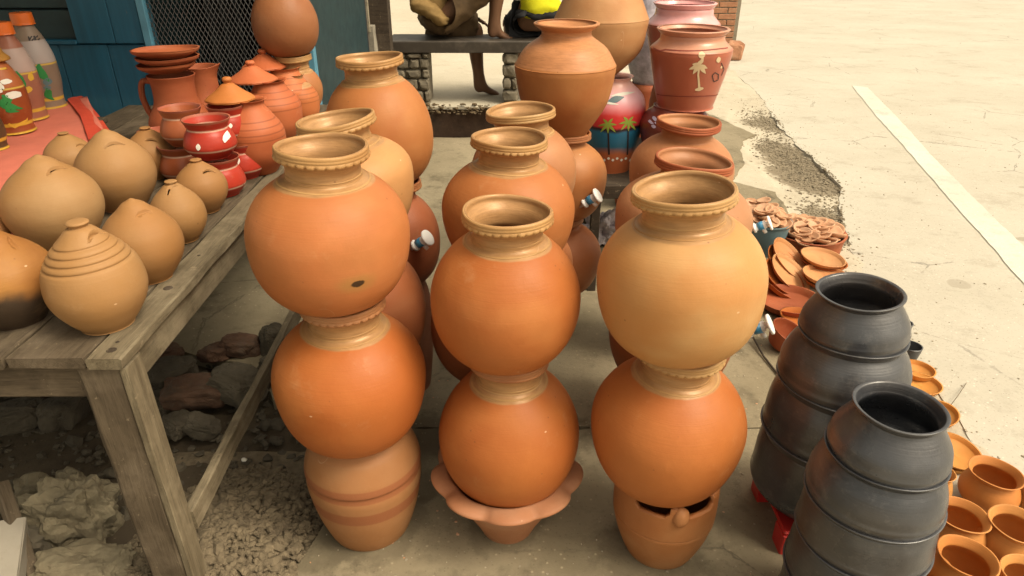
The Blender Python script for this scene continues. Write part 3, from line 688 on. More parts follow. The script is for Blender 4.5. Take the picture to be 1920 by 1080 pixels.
# stands under the stacks -------------------------------------------------
def jar(name, label, cat, prof, xy, mat, rot=0, z=0.0, segs=72, group=None, mod=None, tilt=(0, 0)):
    o = link(name, lathe(prof, segs, name, mod), mat, loc=(xy[0], xy[1], z), rot=(tilt[0], tilt[1], rot)); return tag(o, label, cat, group)
def shell(outer, t=.009):
    """close an outer (r, z) line with an inner wall"""
    inner = []
    for r, z in outer:
        q = (max(0, r-t), max(z, t))
        if q[1] <= t+1e-6 and inner and inner[-1][1] <= t+1e-6: inner[-1] = q if q[0] > 0 else inner[-1]
        elif not inner: inner.append((0, t))
        else: inner.append(q)
    inner[0] = (0, t)
    if inner[1][1] <= t+1e-6: pass
    inner[-1] = (outer[-1][0]-t, outer[-1][1]-.001); return outer+inner[::-1]
ba = Vector((at(690, 930, 1.43).x, 1.43)); zt = contact('a2', .10)
w = at(690, 905, 1.43); Rb = 104*mpp(w)
jar('storage_jar', 'barrel shaped clay jar with darker bands under the front left stack', 'jar',
    shell(smooth_curve([(0, 0), (Rb*.60, 0), (Rb*.72, .008), (Rb*.90, zt*.28), (Rb, zt*.55), (Rb*.985, zt*.66), (Rb*1.01, zt*.69), (Rb*.97, zt*.78), (Rb*.86, zt*.90), (Rb*.72, zt*.97), (.105, zt)], 6)), ba,
    tmat('banded_jar', col=(.36, .185, .085), col2=(.31, .15, .06), rings=.7, rough=.55, patch=.9, bands=[(zt*.40, zt*.51, (.27, .10, .042)), (zt*.62, zt*.74, (.27, .10, .042)), (zt*.92, zt*.97, (.33, .15, .06))]))
bb = Vector((at(951, 960, 1.42).x, 1.42))
def scallop(th, i, r, z):
    if 12 <= i <= 32: r *= 1+.035*math.cos(th*9+.6)*min(1, (i-11)/6); z += .006*math.cos(th*9+.6)*min(1, (i-11)/6)
    return r, z
zb = POTS['b2']['z0']
jar('flower_pot', 'wide scalloped clay flower bowl under the front middle stack', 'flower pot',
    smooth_curve([(0, 0), (.066, 0), (.073, .006), (.090, .045), (.118, .10), (.142, .150), (.154, .178), (.174, .192), (.192, .201), (.195, .208), (.187, .214), (.165, .219), (.150, .215), (.125, .175), (.09, .115), (.06, .07), (.04, .055), (0, zb-.004)], 4)[:],
    bb, tmat('flower_bowl', col=(0.374, 0.190, 0.104), col2=(0.333, 0.149, 0.072), rough=.6, patch=.7), mod=None if False else (lambda th, i, r, z: (r*(1+.11*(abs(math.cos(th*4.5+.6))**.7-.6)*max(0, min(1, (r-.13)/.05))), z+.014*(abs(math.cos(th*4.5+.6))**.7-.6)*max(0, min(1, (r-.13)/.05)))), segs=108)
bc = Vector((at(1238, 985, 1.36).x, 1.355)); zc = contact('c2', .138); Rc = 93*mpp(at(1238, 965, 1.36))
me = lathe(shell(smooth_curve([(0, 0), (Rc*.60, 0), (Rc*.70, .008), (Rc*.88, zc*.28), (Rc*.98, zc*.50), (Rc*.995, zc*.56), (Rc*.985, zc*.575), (Rc*1.0, zc*.60), (Rc*1.0, zc*.85), (Rc*.99, zc*.96), (Rc*.965, zc)], 6), .014), 96, 'stove')
cuts = []
for a0 in (-.50, .46):
    b = bmesh.new(); box_bm(b, .10, .088, zc*.30, c=(Rc, 0, zc*1.04), M=Matrix.Rotation(-math.pi/2+a0, 4, 'Z'), bev=.012); cuts.append(b)
me = boolean_cut(me, cuts)
st = empty('clay_stove', (bc.x, bc.y, 0)); tag(st, 'clay stove with two dark openings and a lug under the front right stack', 'stove')
stm = tmat('stove_clay', col=(0.366, 0.165, 0.065), col2=(0.316, 0.120, 0.038), rough=.55, patch=.8)
link('body', me, stm, st, smooth=True)
link('lug', rock_mesh(.022, .022, .030, 3, 3, amp=.08), stm, st, (Rc*.06, -Rc*.93, zc*.89))
def stand(key, label, Rb, hz, xy=None, col=(0.333, 0.130, 0.055), name='clay_stand'):
    P = POTS[key]; xy = xy or P['c'].xy; zt = hz or contact(key, Rb*.8)
    return jar(name, label, 'pot stand', shell(smooth_curve([(0, 0), (Rb*.7, 0), (Rb*.8, .006), (Rb, zt*.5), (Rb*.95, zt*.85), (Rb*.78, zt)], 6)), xy, tmat('stand', col=col, rough=.6), group='clay stands under the rear stacks')
stand('d2', 'dark clay stand at the foot of the second left stack', .105, None, col=(0.216, 0.090, 0.044))
stand('e2', 'dark clay stand under the red pot with the tap in the left row', .11, None, col=(0.250, 0.110, 0.065))
stand('f2', 'clay stand behind the scalloped flower bowl', .11, None)
stand('g2', 'narrow clay stand third in the middle row', .08, None, col=(0.208, 0.130, 0.077))
stand('l2', 'clay stand behind the clay stove', .11, None)
stand('k2', 'clay stand at the back of the right row', .10, None)
# taps
p_, d_ = side('e2', -1.0, .035); tap(POTS['e2']['root'], p_, Vector((.75, -.25, .58)), 1.0, .0)
p_, d_ = side('l1', -.25, -.02); tap(POTS['l1']['root'], p_, Vector((.85, -.25, .45)), .8)
p_, d_ = side('l2', -.30, .03); tap(POTS['l2']['root'], p_+Vector((.03, 0, -.0)), Vector((.85, -.25, .5)), 1.2)
# --- big urns behind the middle row (H, I)
def urn_prof(R, H, sh, rn, rr, rb, lip=.02):
    return shell(smooth_curve([(0, 0), (rb, 0), (rb*1.05, .006), (R*.86, sh*.45), (R*.985, sh*.85), (R*1.0, sh*.97), (R*.985, sh), (R*.80, sh+(H-sh)*.38), (rn*1.05, sh+(H-sh)*.66), (rn, sh+(H-sh)*.80), (rn*1.05, H-lip*1.1), (rr*.97, H-lip*.45), (rr, H-.003), (rr*.98, H)], 5), .010)
YH = 2.5; c = at(1059, 150, YH); m = mpp(c); zt = at(1068, 42, YH).z; zb = at(1050, 250, YH).z
h = link('urn', lathe(urn_prof(94*m, zt-zb, at(1059, 118, YH).z-zb, 46*m, 60*m, 44*m), 80, 'urn'), tmat('urn_h', col=(0.383, 0.165, 0.055), col2=(0.333, 0.120, 0.038), patch=.8, gild=0, slip=(.47, .21, .09), slipz=at(1059, 118, YH).z-zb), loc=(c.x, YH, zb))
tag(h, 'tall shouldered terracotta urn with flared rim beside the seated people', 'urn')
c2 = at(1056, 325, YH); water_pot('h2', YH, 1056, 330, 164, 'orange round pot with a small white tap under the shouldered urn', zr=zb+.006, rr=52*m, col=(0.383, 0.159, 0.055), slip=None, seed=21, frill=False, rim_mat='rim_red', neck=.06, lean=0)
water_pot('h3', YH, 1050, 478, 150, 'carinated brown pot below the pot with the small tap', zr=contact('h2', .08), rr=.085, col=(0.333, 0.120, 0.044), slip=None, seed=22, frill=False, rim_mat='rim_red', neck=.06, lean=0)
bpy.context.view_layer.update()
stand('h3', 'narrow brown stand under the urn stack', .075, None, col=(0.183, 0.130, 0.077))
p_, d_ = side('h2', -1.15, -.06); tap(POTS['h2']['root'], p_, Vector((.75, -.25, .58)), 1.05)
YI = 3.05; c = at(1128, 30, YI); m = mpp(c); zb = at(1135, 148, YI).z; SH = at(1128, 30, YI).z
h = link('urn', lathe(urn_prof(88*m, SH-zb+.20, SH-zb, 48*m, 62*m, 26*m), 80, 'urn'), tmat('urn_i', col=(0.416, 0.215, 0.092), col2=(0.374, 0.169, 0.065), patch=.8), loc=(c.x, YI, zb))
tag(h, 'big pale urn standing on the palm painted vase behind the others', 'urn')
# ------------------------------------------------------------------ brush work: paint laid on a turned surface
def strokes(name, parent, c, prof, lines, mat, off=.0016, px=True, z0=None):
    """lines: list of [(u, v, width_px), ...] in photo coordinates, dropped on the surface of a turned pot standing at c"""
    rf = rad_of(prof); vs_, fs = [], []
    m = mpp(Vector(c))
    def surf(u, v):
        Y = c[1]-rf((prof[-1][1])*.5)
        for _ in range(6):
            p = at(u, v, Y); r = rf(min(max(p.z-c[2], 0), 9)); dx = max(-r*.985, min(r*.985, p.x-c[0])); Y = c[1]-math.sqrt(r*r-dx*dx)
        return p.x-c[0], p.z-c[2]
    def onS(dx, z):
        r = rf(z); dx = max(-r*.985, min(r*.985, dx)); d = Vector((dx, -math.sqrt(r*r-dx*dx), 0)); d2 = d.normalized()*(r+off); return (d2.x, d2.y, z)
    for ln in lines:
        P = [(*surf(u, v), w_*m/2) for u, v, w_ in ln]
        Q = []
        for i in range(len(P)-1):
            for k in range(4):
                t = k/4; Q.append(tuple(P[i][a]*(1-t)+P[i+1][a]*t for a in range(3)))
        Q.append(P[-1]); b0 = len(vs_)
        for i, (x, z, h) in enumerate(Q):
            x2, z2, _ = Q[min(i+1, len(Q)-1)]; x1, z1, _ = Q[max(i-1, 0)]
            d = Vector((x2-x1, z2-z1)); d = d.normalized() if d.length > 0 else Vector((1, 0)); n = Vector((-d.y, d.x))
            for s in (-1, -.5, 0, .5, 1): vs_.append(onS(x+n.x*h*s, z+n.y*h*s))
        for i in range(len(Q)-1):
            for s in range(4): a = b0+i*5+s; fs.append((a, a+1, a+6, a+5))
    me = bpy.data.meshes.new(name); me.from_pydata(vs_, [], fs)
    return link(name, me, mat, parent)
def blob(u, v, w_, h): return [(u, v-h/2, w_*.15), (u, v-h/4, w_*.8), (u, v, w_), (u, v+h/4, w_*.8), (u, v+h/2, w_*.15)]
def leaf(u0, v0, u1, v1, w_): return [(u0, v0, .2*w_), (u0*.75+u1*.25, v0*.75+v1*.25, w_*.8), ((u0+u1)/2, (v0+v1)/2, w_), (u0*.3+u1*.7, v0*.3+v1*.7, w_*.75), (u1, v1, .1*w_)]

def root_at(name, label, cat, loc, group=None, rot=(0, 0, 0)): return tag(empty(name, loc, rot), label, cat, group)
# --- palm painted vase, on the black display stand
st = root_at('display_stand', 'low black stand carrying the painted vases', 'stand', (.45, 2.95, 0))
xs0, xs1 = at(1108, 350, 2.8).x, at(1345, 350, 2.8).x
def loc_box(nm, x0, x1, y0, y1, z0, z1, mat, par, bev=.003):
    o = box(nm, x1-x0, y1-y0, z1-z0, mat, par, Vector(((x0+x1)/2, (y0+y1)/2, (z0+z1)/2))-(par.location if par else Vector()), bev=bev); return o
zs = at(1150, 348, 2.80).z
loc_box('top', xs0, xs1, 2.80, 3.55, zs-.06, zs, M['wood_dark'], st)
for xx in (xs0+.03, xs1-.03):
    for yy in (2.84, 3.5): loc_box('leg', xx-.02, xx+.02, yy-.02, yy+.02, 0, zs-.06, M['wood_dark'], st)
g = G('palm_vase_paint'); X = g.xyz()
cv = at(1152, 230, 3.0); mv = mpp(cv); zb = zs; ztop = at(1150, 146, 3.0).z-zb; z1 = at(1152, 305, 3.0).z-zb
zw = lambda v: at(1152, v, 2.87).z-zb
zz = g.math('ADD', X[2], g.math('MULTIPLY', g.math('SUBTRACT', g.noise(12, 4), .5), .03))
c_ = g.mix(g.rng(zz, zw(300), zw(285), 0, 1), (.40, .11, .04), (.02, .10, .16))
c_ = g.mix(g.rng(zz, zw(290), zw(255), 0, 1), c_, (.02, .16, .30)); c_ = g.mix(g.rng(zz, zw(256), zw(250), 0, 1), c_, (.03, .02, .03))
c_ = g.mix(g.rng(zz, zw(248), zw(243), 0, 1), c_, (.70, .05, .05)); c_ = g.mix(g.rng(zz, zw(222), zw(195), 0, 1), c_, (.78, .45, .50)); c_ = g.mix(g.rng(zz, zw(190), zw(170), 0, 1), c_, (.72, .42, .36))
M['vase'] = g.done(c_, .35, None, .5)
pr = shell(smooth_curve([(0, 0), (.085, 0), (.095, .01), (.12, ztop*.3), (.142, ztop*.62), (.128, ztop*.80), (.075, ztop*.93), (.07, ztop*.97), (.082, ztop)], 5), .008)
v = root_at('painted_vase', 'round vase painted with green palms, red sky and blue sea', 'vase', (at(1150, 230, 3.0).x, 3.05, zb), 'painted clay vases on the black stand')
link('body', lathe(pr, 64, 'body'), M['vase'], v)
pl = []
for (u, vv) in ((1140, 232), (1178, 228)):
    for (du, dv) in ((-18, 4), (-14, 16), (16, 2), (14, 16), (-9, -9), (9, -10), (0, 18)): pl.append(leaf(u, vv, u+du, vv+dv, 4.5))
strokes('painted_palm', v, v.location, pr, pl, M['p_lime'])
strokes('painted_trunk', v, v.location, pr, [[(1140, 234, 2.5), (1142, 290, 3)], [(1178, 230, 2.5), (1176, 290, 3)]], M['p_dark'])
strokes('painted_surf', v, v.location, pr, [blob(1125+k*8, 297+(k % 2)*3, 5, 5) for k in range(10)]+[leaf(1145, 180, 1190, 172, 5), leaf(1125, 190, 1160, 196, 4)], M['p_white'])
strokes('painted_island', v, v.location, pr, [leaf(1140, 190, 1170, 182, 10)], M['grey_plastic'])
# --- dark red vase under the palm urn, and the urns
def simple_paint(nm, c1, c2, zsp, gl=.3):
    g = G(nm); X = g.xyz(); zz = g.math('ADD', X[2], g.math('MULTIPLY', g.math('SUBTRACT', g.noise(8, 4), .5), .008))
    c = g.mix(g.rng(zz, zsp-.006, zsp+.006), c1, c2); c = g.mix(g.rng(g.noise(9, 5, .6), .4, .8, 0, .35), c, tuple(x*.65 for x in c1))
    return g.done(c, gl, g.bump(g.noise(30, 4), .2, .002), .5)
YJ = 2.95
c0 = at(1266, 215, YJ); zb1 = at(1294, 197, YJ).z
pr2 = shell(smooth_curve([(0, 0), (.08, 0), (.09, .008), (.125, (zb1-zs)*.35), (.150, (zb1-zs)*.72), (.13, (zb1-zs)*.88), (.10, (zb1-zs)*.97), (.10, zb1-zs)], 5), .008)
v = root_at('painted_vase', 'dark red flowered vase under the urn with the white palm', 'vase', (at(1268, 215, YJ).x, YJ, zs), 'painted clay vases on the black stand')
link('body', lathe(pr2, 64, 'body'), simple_paint('dark_red_paint', (.16, .035, .025), (.42, .10, .055), .9), v)
strokes('painted_flower', v, v.location, pr2, [blob(1228, 222, 7, 9), blob(1221, 229, 8, 6), blob(1233, 231, 8, 6), blob(1226, 237, 7, 7), blob(1216, 222, 4, 5)], simple('lilac_paint', (.50, .45, .62), .5))
cj = at(1292, 125, YJ); mj = mpp(cj); Hj = at(1294, 52, YJ).z-zb1; shz = at(1292, 88, YJ).z-zb1
pj = urn_prof(75*mj, Hj, shz, 55*mj, 66*mj, 50*mj)
v = root_at('painted_urn', 'reddish urn painted with a white palm tree, in the right back row', 'urn', (cj.x, YJ, zb1), 'painted urns at the back')
link('body', lathe(pj, 80, 'body'), simple_paint('reddish_urn_paint', (.36, .10, .055), (.52, .25, .16), shz), v)
pm = [[(1311, 166, 4), (1309, 140, 3), (1311, 122, 4)]]
for (du, dv) in ((-19, 8), (-13, -2), (15, 6), (12, 16), (-12, 17), (8, -14), (0, -8)): pm.append(leaf(1311, 122, 1311+du, 122+dv, 7))
pm += [blob(1316, 103, 12, 14), blob(1311, 167, 16, 7)]
strokes('painted_palm', v, v.location, pj, pm, M['p_cream'])
strokes('painted_flower', v, v.location, pj, [blob(1347, 112, 9, 11), blob(1352, 126, 4, 5)], M['p_cream'])
strokes('painted_stem', v, v.location, pj, [[(1352, 118, 1.5), (1357, 130, 1.5), (1352, 142, 1.5)]]+[[(1335, 142, 1.6), (1340, 136, 1.6), (1347, 140, 1.6), (1346, 150, 1.6), (1338, 153, 1.6), (1335, 142, 1.6)]], M['p_dark'])
strokes('painted_line', v, v.location, pj, [[(1226+i*13, 177+4*math.sin(i/10*3.1), 1.5) for i in range(11)], [(1219+i*14.5, 89+6*math.sin(i/10*3.1), 1.6) for i in range(11)]], M['p_line'])
YK = 3.45; ck = at(1279, 60, YK); mk = mpp(ck); zb2 = at(1279, 130, YK).z
pk = urn_prof(68*mk, at(1280, 4, YK).z-zb2, at(1279, 42, YK).z-zb2, 50*mk, 58*mk, 45*mk)
v = root_at('painted_urn', 'glossy pink shouldered urn behind the urn with the white palm', 'urn', (ck.x, YK, zb2), 'painted urns at the back')
link('body', lathe(pk, 80, 'body'), simple_paint('pink_urn_paint', (.42, .13, .075), (.70, .36, .36), at(1279, 42, YK).z-zb2, .22), v)
jar('vase_stand', 'plain red vase holding up the glossy pink urn', 'vase', shell(smooth_curve([(0, 0), (.09, 0), (.13, (zb2-zs)*.5), (.10, (zb2-zs))], 6)), (ck.x, YK-.03), M['plain_red'], z=zs)
cc = at(1228, 2, 3.95); v = jar('flowered_vase', 'white and lilac flowered vase at the top edge, left of the pink urn', 'vase', shell(smooth_curve([(0, 0), (.08, 0), (.15, .25), (.12, .42), (.09, .5)], 6)), (cc.x, 3.95), simple('flowered_glaze', (.62, .58, .66), .35, .6, 26), z=cc.z-.42)
jar('vase_stand', 'tall clay stand under the flowered vase at the top edge', 'pot stand', shell(smooth_curve([(0, 0), (.13, 0), (.13, (cc.z-.42)*.5), (.09, (cc.z-.42))], 6)), (cc.x, 3.95), M['plain_red'], z=0)
# support under the big pale urn: its foot rests on the palm vase
# --- crumpled bag and clutter under the stand
o = link('plastic_bag', rock_mesh(.12, .08, .10, 5, 5, .45, 2.4), simple('bag_plastic', (.50, .44, .46), .35, .45, 20, .3, dirt=(.12, .10, .13), dirt_amt=.8), loc=onz(1128, 432, .07), smooth=False)
tag(o, 'crumpled grey and lilac plastic bag below the black stand', 'bag')
for i, (u, vv, s, mt, lab) in enumerate(((1196, 150, .12, 'brick_old', 'dark brick lump between the big pale urn and the palm urn'), (1180, 172, .15, 'masonry', 'pale rubble stone behind the palm vase'), (1098, 405, .05, 'brick_grey', 'dark lump left of the crumpled bag'), (1205, 195, .12, 'masonry', 'mottled rubble stone behind the dark red vase'))):
    rock('rubble_stone', lab, 'stone', onz(u, vv+8, .1 if i != 2 else .03), (s, s*.8, s*.8), M[mt], 60+i, (0, 0, i), .2, .3, 4)

# ------------------------------------------------------------------ black pots
def black_pot(Y, u, ve, wpx, label, top=None, mouth=None, lean=0, seed=0, mat='black', group=None, low=False):
    """mouth = (zr, rr) or top=(u, v, w)"""
    c = at(u, ve, Y); m = mpp(c); R = wpx*m/2
    if top: tp = at(top[0], top[1], Y); zr = tp.z; rr = top[2]*m/2*.97; lean = math.atan2(tp.x-c.x, zr-c.z)
    else: zr, rr = mouth
    d = (.072 if not low else .055)*R/.13; H = zr-(c.z-d); he = d; up = H-he
    rn = rr*.90 if top else rr*.925
    out = smooth_curve([(0, 0), (R*.42, .002), (R*.72, he*.24), (R*.93, he*.66), (R, he), (R*.99, he+up*.12), (R*.95, he+up*.32) if top else (R*.98, he+up*.32), (rn+(R-rn)*(.40 if top else .55), he+up*.60), (rn*1.01, he+up*.82), (rn, he+up*.86), (rr*.96, H-.0065), (rr, H-.002), (rr*.995, H+.0015), (rr*.93, H+.0005), (rr*.90, H-.004), (rn*.955, he+up*.84), (rn*.95, he+up*.7), (R*.86, he+up*.28), (R*.93, he), (R*.66, he*.35), (0, .012)], 5)
    Mt = Matrix.Translation(c) @ Matrix.Rotation(lean, 4, 'Y') @ Matrix.Rotation(seed, 4, 'Z') @ Matrix.Translation((0, 0, -he))
    o = link('cooking_pot', lathe(out, 88, 'cooking_pot', lambda th, i, r, z: (r*(1+.004*math.sin(2*th+seed)), z+.001*math.sin(3*th+seed))), M[mat]); o.matrix_world = Mt
    tag(o, label, 'pot', group); return c, R
def black_stack(Y, rows, top, labels, group, seed):
    prev = None
    for i, ((u, ve, wpx), lab) in enumerate(zip(rows, labels)):
        if i == 0: c, R = black_pot(Y, u, ve, wpx, lab, top=top, seed=seed, group=group)
        else:
            pc, pR = prev; lean = math.atan2(pc.x-at(u, ve, Y).x, pc.z-at(u, ve, Y).z)
            c, R = black_pot(Y, u, ve, wpx, lab, mouth=(pc.z-.012, pR*1.02), lean=lean*.6, seed=seed+i*2, mat='black2' if i in (1, 2) else 'black', group=group, low=(i == 3 and Y > 1.3))
        prev = (c, R)
black_stack(1.10, [(1664, 836, 212), (1637, 916, 238), (1618, 990, 236), (1596, 1062, 236), (1576, 1132, 226)], (1688, 762, 166),
    ['grey black clay pot on top of the front black stack', 'brownish black clay pot second in the front black stack', 'dark clay pot third in the front black stack', 'black clay pot fourth from the top in the front black stack', 'black clay pot at the bottom of the front black stack'], 'black cooking pots in the front stack', 1)
black_stack(1.45, [(1600, 612, 190), (1578, 700, 228), (1556, 796, 240), (1530, 896, 236)], (1613, 546, 156),
    ['black clay pot with open mouth on top of the rear black stack', 'dark clay pot second in the rear black stack', 'black clay pot third in the rear black stack', 'black clay pot standing on the red plastic stool'], 'black cooking pots in the rear stack', 4)
# red plastic stool
sx = at(1530, 930, 1.45).x; zq = at(1530, 896, 1.45).z-.055*1.18
s = root_at('plastic_stool', 'low red plastic stool under the rear black stack', 'stool', (sx, 1.45, 0)); zq = max(zq, .06)
loc_box('seat', sx-.135, sx+.115, 1.315, 1.565, zq-.012, zq, M['red_plastic'], s, .004)
for dx in (-1, 1):
    for dy in (-1, 1):
        bm = bmesh.new(); vs_ = box_bm(bm, .06, .06, zq-.012, c=(0, 0, 0), bev=.003)
        o = link('leg', bm_mesh(bm, 'leg'), M['red_plastic'], s, (dx*.095-.012, dy*.095-.012, (zq-.012)/2), smooth=False)
# small black bowl behind them
def bowl(name, label, cat, loc, R, h, mat, rot=(0, 0, 0), rb=.6, group=None, lip=.004, segs=56):
    pr = shell(smooth_curve([(0, 0), (R*rb, 0), (R*(rb+.1), h*.08), (R*.93, h*.6), (R*.985, h*.93), (R, h)], 5), lip)
    o = link(name, lathe(pr, segs, name, lambda th, i, r, z: (r*(1+.006*math.sin(2*th+R*90)), z+R*.008*math.sin(3*th+R*50))), mat, loc=loc, rot=rot); return tag(o, label, cat, group)
bowl('clay_bowl', 'small black clay bowl on the sand behind the rear black stack', 'bowl', onz(1702, 668, 0), .042, .05, M['black'], rb=.7)
bowl('clay_bowl', 'smaller black clay cup just behind the small black bowl', 'bowl', onz(1690, 622, 0), .035, .045, M['black'], rb=.7)

# ------------------------------------------------------------------ goods spread along the road edge
def small_pot(u, v_, wpx, hz, label, mat, lean=(0, 0)):
    p = onz(u, v_, hz); m = mpp(p); rr = wpx*m/2*.96; R = rr*1.10; H = hz
    pr = smooth_curve([(0, 0), (R*.5, 0), (R*.6, .004), (R*.93, H*.28), (R, H*.46), (R*.93, H*.64), (rr*.86, H*.82), (rr*.84, H*.87), (rr*.95, H*.965), (rr, H*.99), (rr*.985, H), (rr*.93, H*.99), (rr*.78, H*.86), (rr*.80, H*.8), (R*.9, H*.6), (R*.9, H*.4), (R*.72, H*.16), (R*.35, H*.07), (0, H*.06)], 5)
    o = link('small_pot', lathe(pr, 64, 'small_pot', lambda th, i, r, z: (r*(1+.01*math.sin(2*th+u)), z+.0015*math.sin(th*3+u))), mat, loc=(p.x, p.y, .002), rot=(lean[0], lean[1], u)); return tag(o, label, 'pot', 'small orange pots on the ground, lower right')
OR = M['orange']; PL = M['plain']
for (u, v_, wp, hz, lab, ln) in (
    (1868, 886, 96, .125, 'small orange pot at the back of the lower right cluster, mouth wide open', (0, 0)),
    (1800, 964, 100, .125, 'small orange pot leaning close against the front black stack', (0, -.05)),
    (1908, 980, 100, .125, 'small orange pot cut by the right edge of the picture', (0, .04)),
    (1812, 1042, 108, .135, 'small orange pot nearest the camera, lower right', (0, -.03)),
    (1760, 884, 62, .115, 'small orange pot peeking out behind the front black stack', (0, 0)),
    (1968, 905, 76, .115, 'small orange pot mostly outside the right edge', (0, 0)),
    (1930, 1078, 100, .115, 'small orange pot in the lower right corner', (0, 0)),
    (1740, 1062, 90, .09, 'low orange pot half hidden by the bottom black pots', (0, 0))):
    small_pot(u, v_, wp, hz, lab, tmat('small_pot', col=((.50, .20, .05), (.46, .175, .045), (.53, .235, .065))[(u//7) % 3], rough=.6), ln)
def dish(u, v_, wpx, label, z=0.0, h=.018, rot=(0, 0, 0), mat=None, n=1, rb=.75):
    p = onz(u, v_, z); R = wpx*mpp(p)/2
    return bowl('clay_dish', label, 'dish', p, R, h, mat or OR, rot, rb, 'clay dishes along the road edge', .004)
dish(1718, 700, 62, 'small orange dish behind the front black stack, farther one', .01, .022)
dish(1724, 726, 74, 'small orange dish behind the front black stack, nearer one', .0, .02)
dish(1758, 782, 70, 'orange dish tilted beside the neck of the front black stack', .0, .02, (.1, -.2, 0))
dish(1785, 852, 96, 'larger flat orange dish behind the small pots', .02, .02, (.12, .05, 0))
dish(1780, 862, 90, 'flat orange dish under the larger dish behind the small pots', .0, .02)
# mid distance dishes
dish(1541, 488, 82, 'round flat dish lying on the pile below the basket', .07, .02, (.05, .1, 0), M['plain_pale'])
dish(1543, 495, 84, 'second dish directly under the round flat dish', .045, .02, (0, .05, 0), M['plain'])
dish(1547, 522, 86, 'orange dish behind the mouth of the rear black pot', .05, .022, (0, .05, 0), M['plain_pale'])
dish(1550, 530, 88, 'dish under the orange dish behind the rear black pot', .02, .022, (0, .0, 0), M['plain'])
for k, (u, v_, z, lab) in enumerate(((1476, 488, .07, 'long tilted dish leaning in the pile, uppermost'), (1468, 500, .055, 'tilted dish second in the leaning pile'), (1478, 516, .05, 'wide tilted dish leaning in front in the pile'), (1466, 524, .04, 'tilted dish at the left of the leaning pile'))):
    dish(u, v_, 92, lab, z, .02, (.15, .72-.06*k, -.35), (M['plain_pale'], M['plain'])[k % 2])
dish(1458, 545, 70, 'small dish edge sticking out left of the leaning pile', .02, .02, (.1, .5, .2), M['plain'])
dish(1478, 572, 118, 'large shallow reddish dish in front of the leaning pile', .02, .035, (0, 0, 0), M['plain_red'])
dish(1500, 606, 80, 'small deep dish beside the tap of the right row', .02, .03, (0, .1, 0), M['plain'])
bowl('clay_bowl', 'dark reddish bowl on its side below the white and blue tap', 'bowl', onz(1462, 645, .02), .075, .075, M['plain_red'], (.2, .35, 0), .6)
o = link('stick', tube_mesh([onz(1412, 632, .03), onz(1432, 668, .012), onz(1462, 706, .01)], .004, 8), M['wood_dark']); tag(o, 'thin dark stick lying on the cement left of the rear black stack', 'stick')
o = link('twig', tube_mesh([onz(1778, 766, .01), onz(1796, 742, .02), onz(1812, 718, .006)], .0012, 6), M['straw']); tag(o, 'thin dry twig on the sand beside the small dishes', 'twig')
# bucket and broad basket heaped with clay lamps
pb = onz(1428, 470, 0); mb = mpp(pb)
b = root_at('bucket', 'blue grey plastic bucket heaped with clay lamps', 'bucket', pb)
link('body', lathe(shell(smooth_curve([(0, 0), (30*mb, 0), (34*mb, .01), (40*mb, .13), (41*mb, .16), (44*mb, .165), (44*mb, .175)], 4), .004), 48, 'bucket'), M['grey_plastic'], b)
pk_ = onz(1510, 466, 0); mk_ = mpp(pk_)
bowl('clay_basin', 'broad red clay basin heaped with pale clay lamps by the road', 'basin', pk_, 66*mk_, .10, M['plain_red'], rb=.8, lip=.012)
lampm = lathe([(0, 0), (.022, 0), (.032, .005), (.037, .011), (.036, .0135), (.031, .0125), (.024, .0085), (.012, .007), (0, .007)], 18, 'lamp', lambda th, i, r, z: (r*(1+.28*max(0, math.cos(th))**8), z))
for p in lampm.polygons: p.use_smooth = True
lampm.materials.append(M['lamp']); random.seed(11)
def lamps(c, Rr, h0, n, label, grp, s=1.0, peak=.05):
    for k in range(n):
        a = k*2.4; r = Rr*math.sqrt((k+.5)/n); o = bpy.data.objects.new('clay_lamp', lampm); C.objects.link(o)
        o.location = (c.x+r*math.cos(a), c.y+r*math.sin(a), h0+peak*(1-(r/Rr)**2)+random.uniform(-.006, .010)); o.scale = (s, s, s*1.2)
        o.rotation_euler = (random.uniform(-.42, .42), random.uniform(-.42, .42), random.uniform(0, 6)); tag(o, label, 'oil lamp', grp)
lamps(pk_, 55*mk_, .085, 46, 'pale clay lamp in the heap on the broad red basin', 'clay lamps heaped on the basin', 1.15, .035)
lamps(pb, 34*mb, .165, 20, 'reddish clay lamp in the heap on the blue grey bucket', 'clay lamps heaped on the bucket', 1.1, .05)
lamps(onz(1420, 408, .0), .10, .03, 10, 'clay lamp on the small heap behind the bucket', 'clay lamps heaped behind the bucket', 1.1, .06)

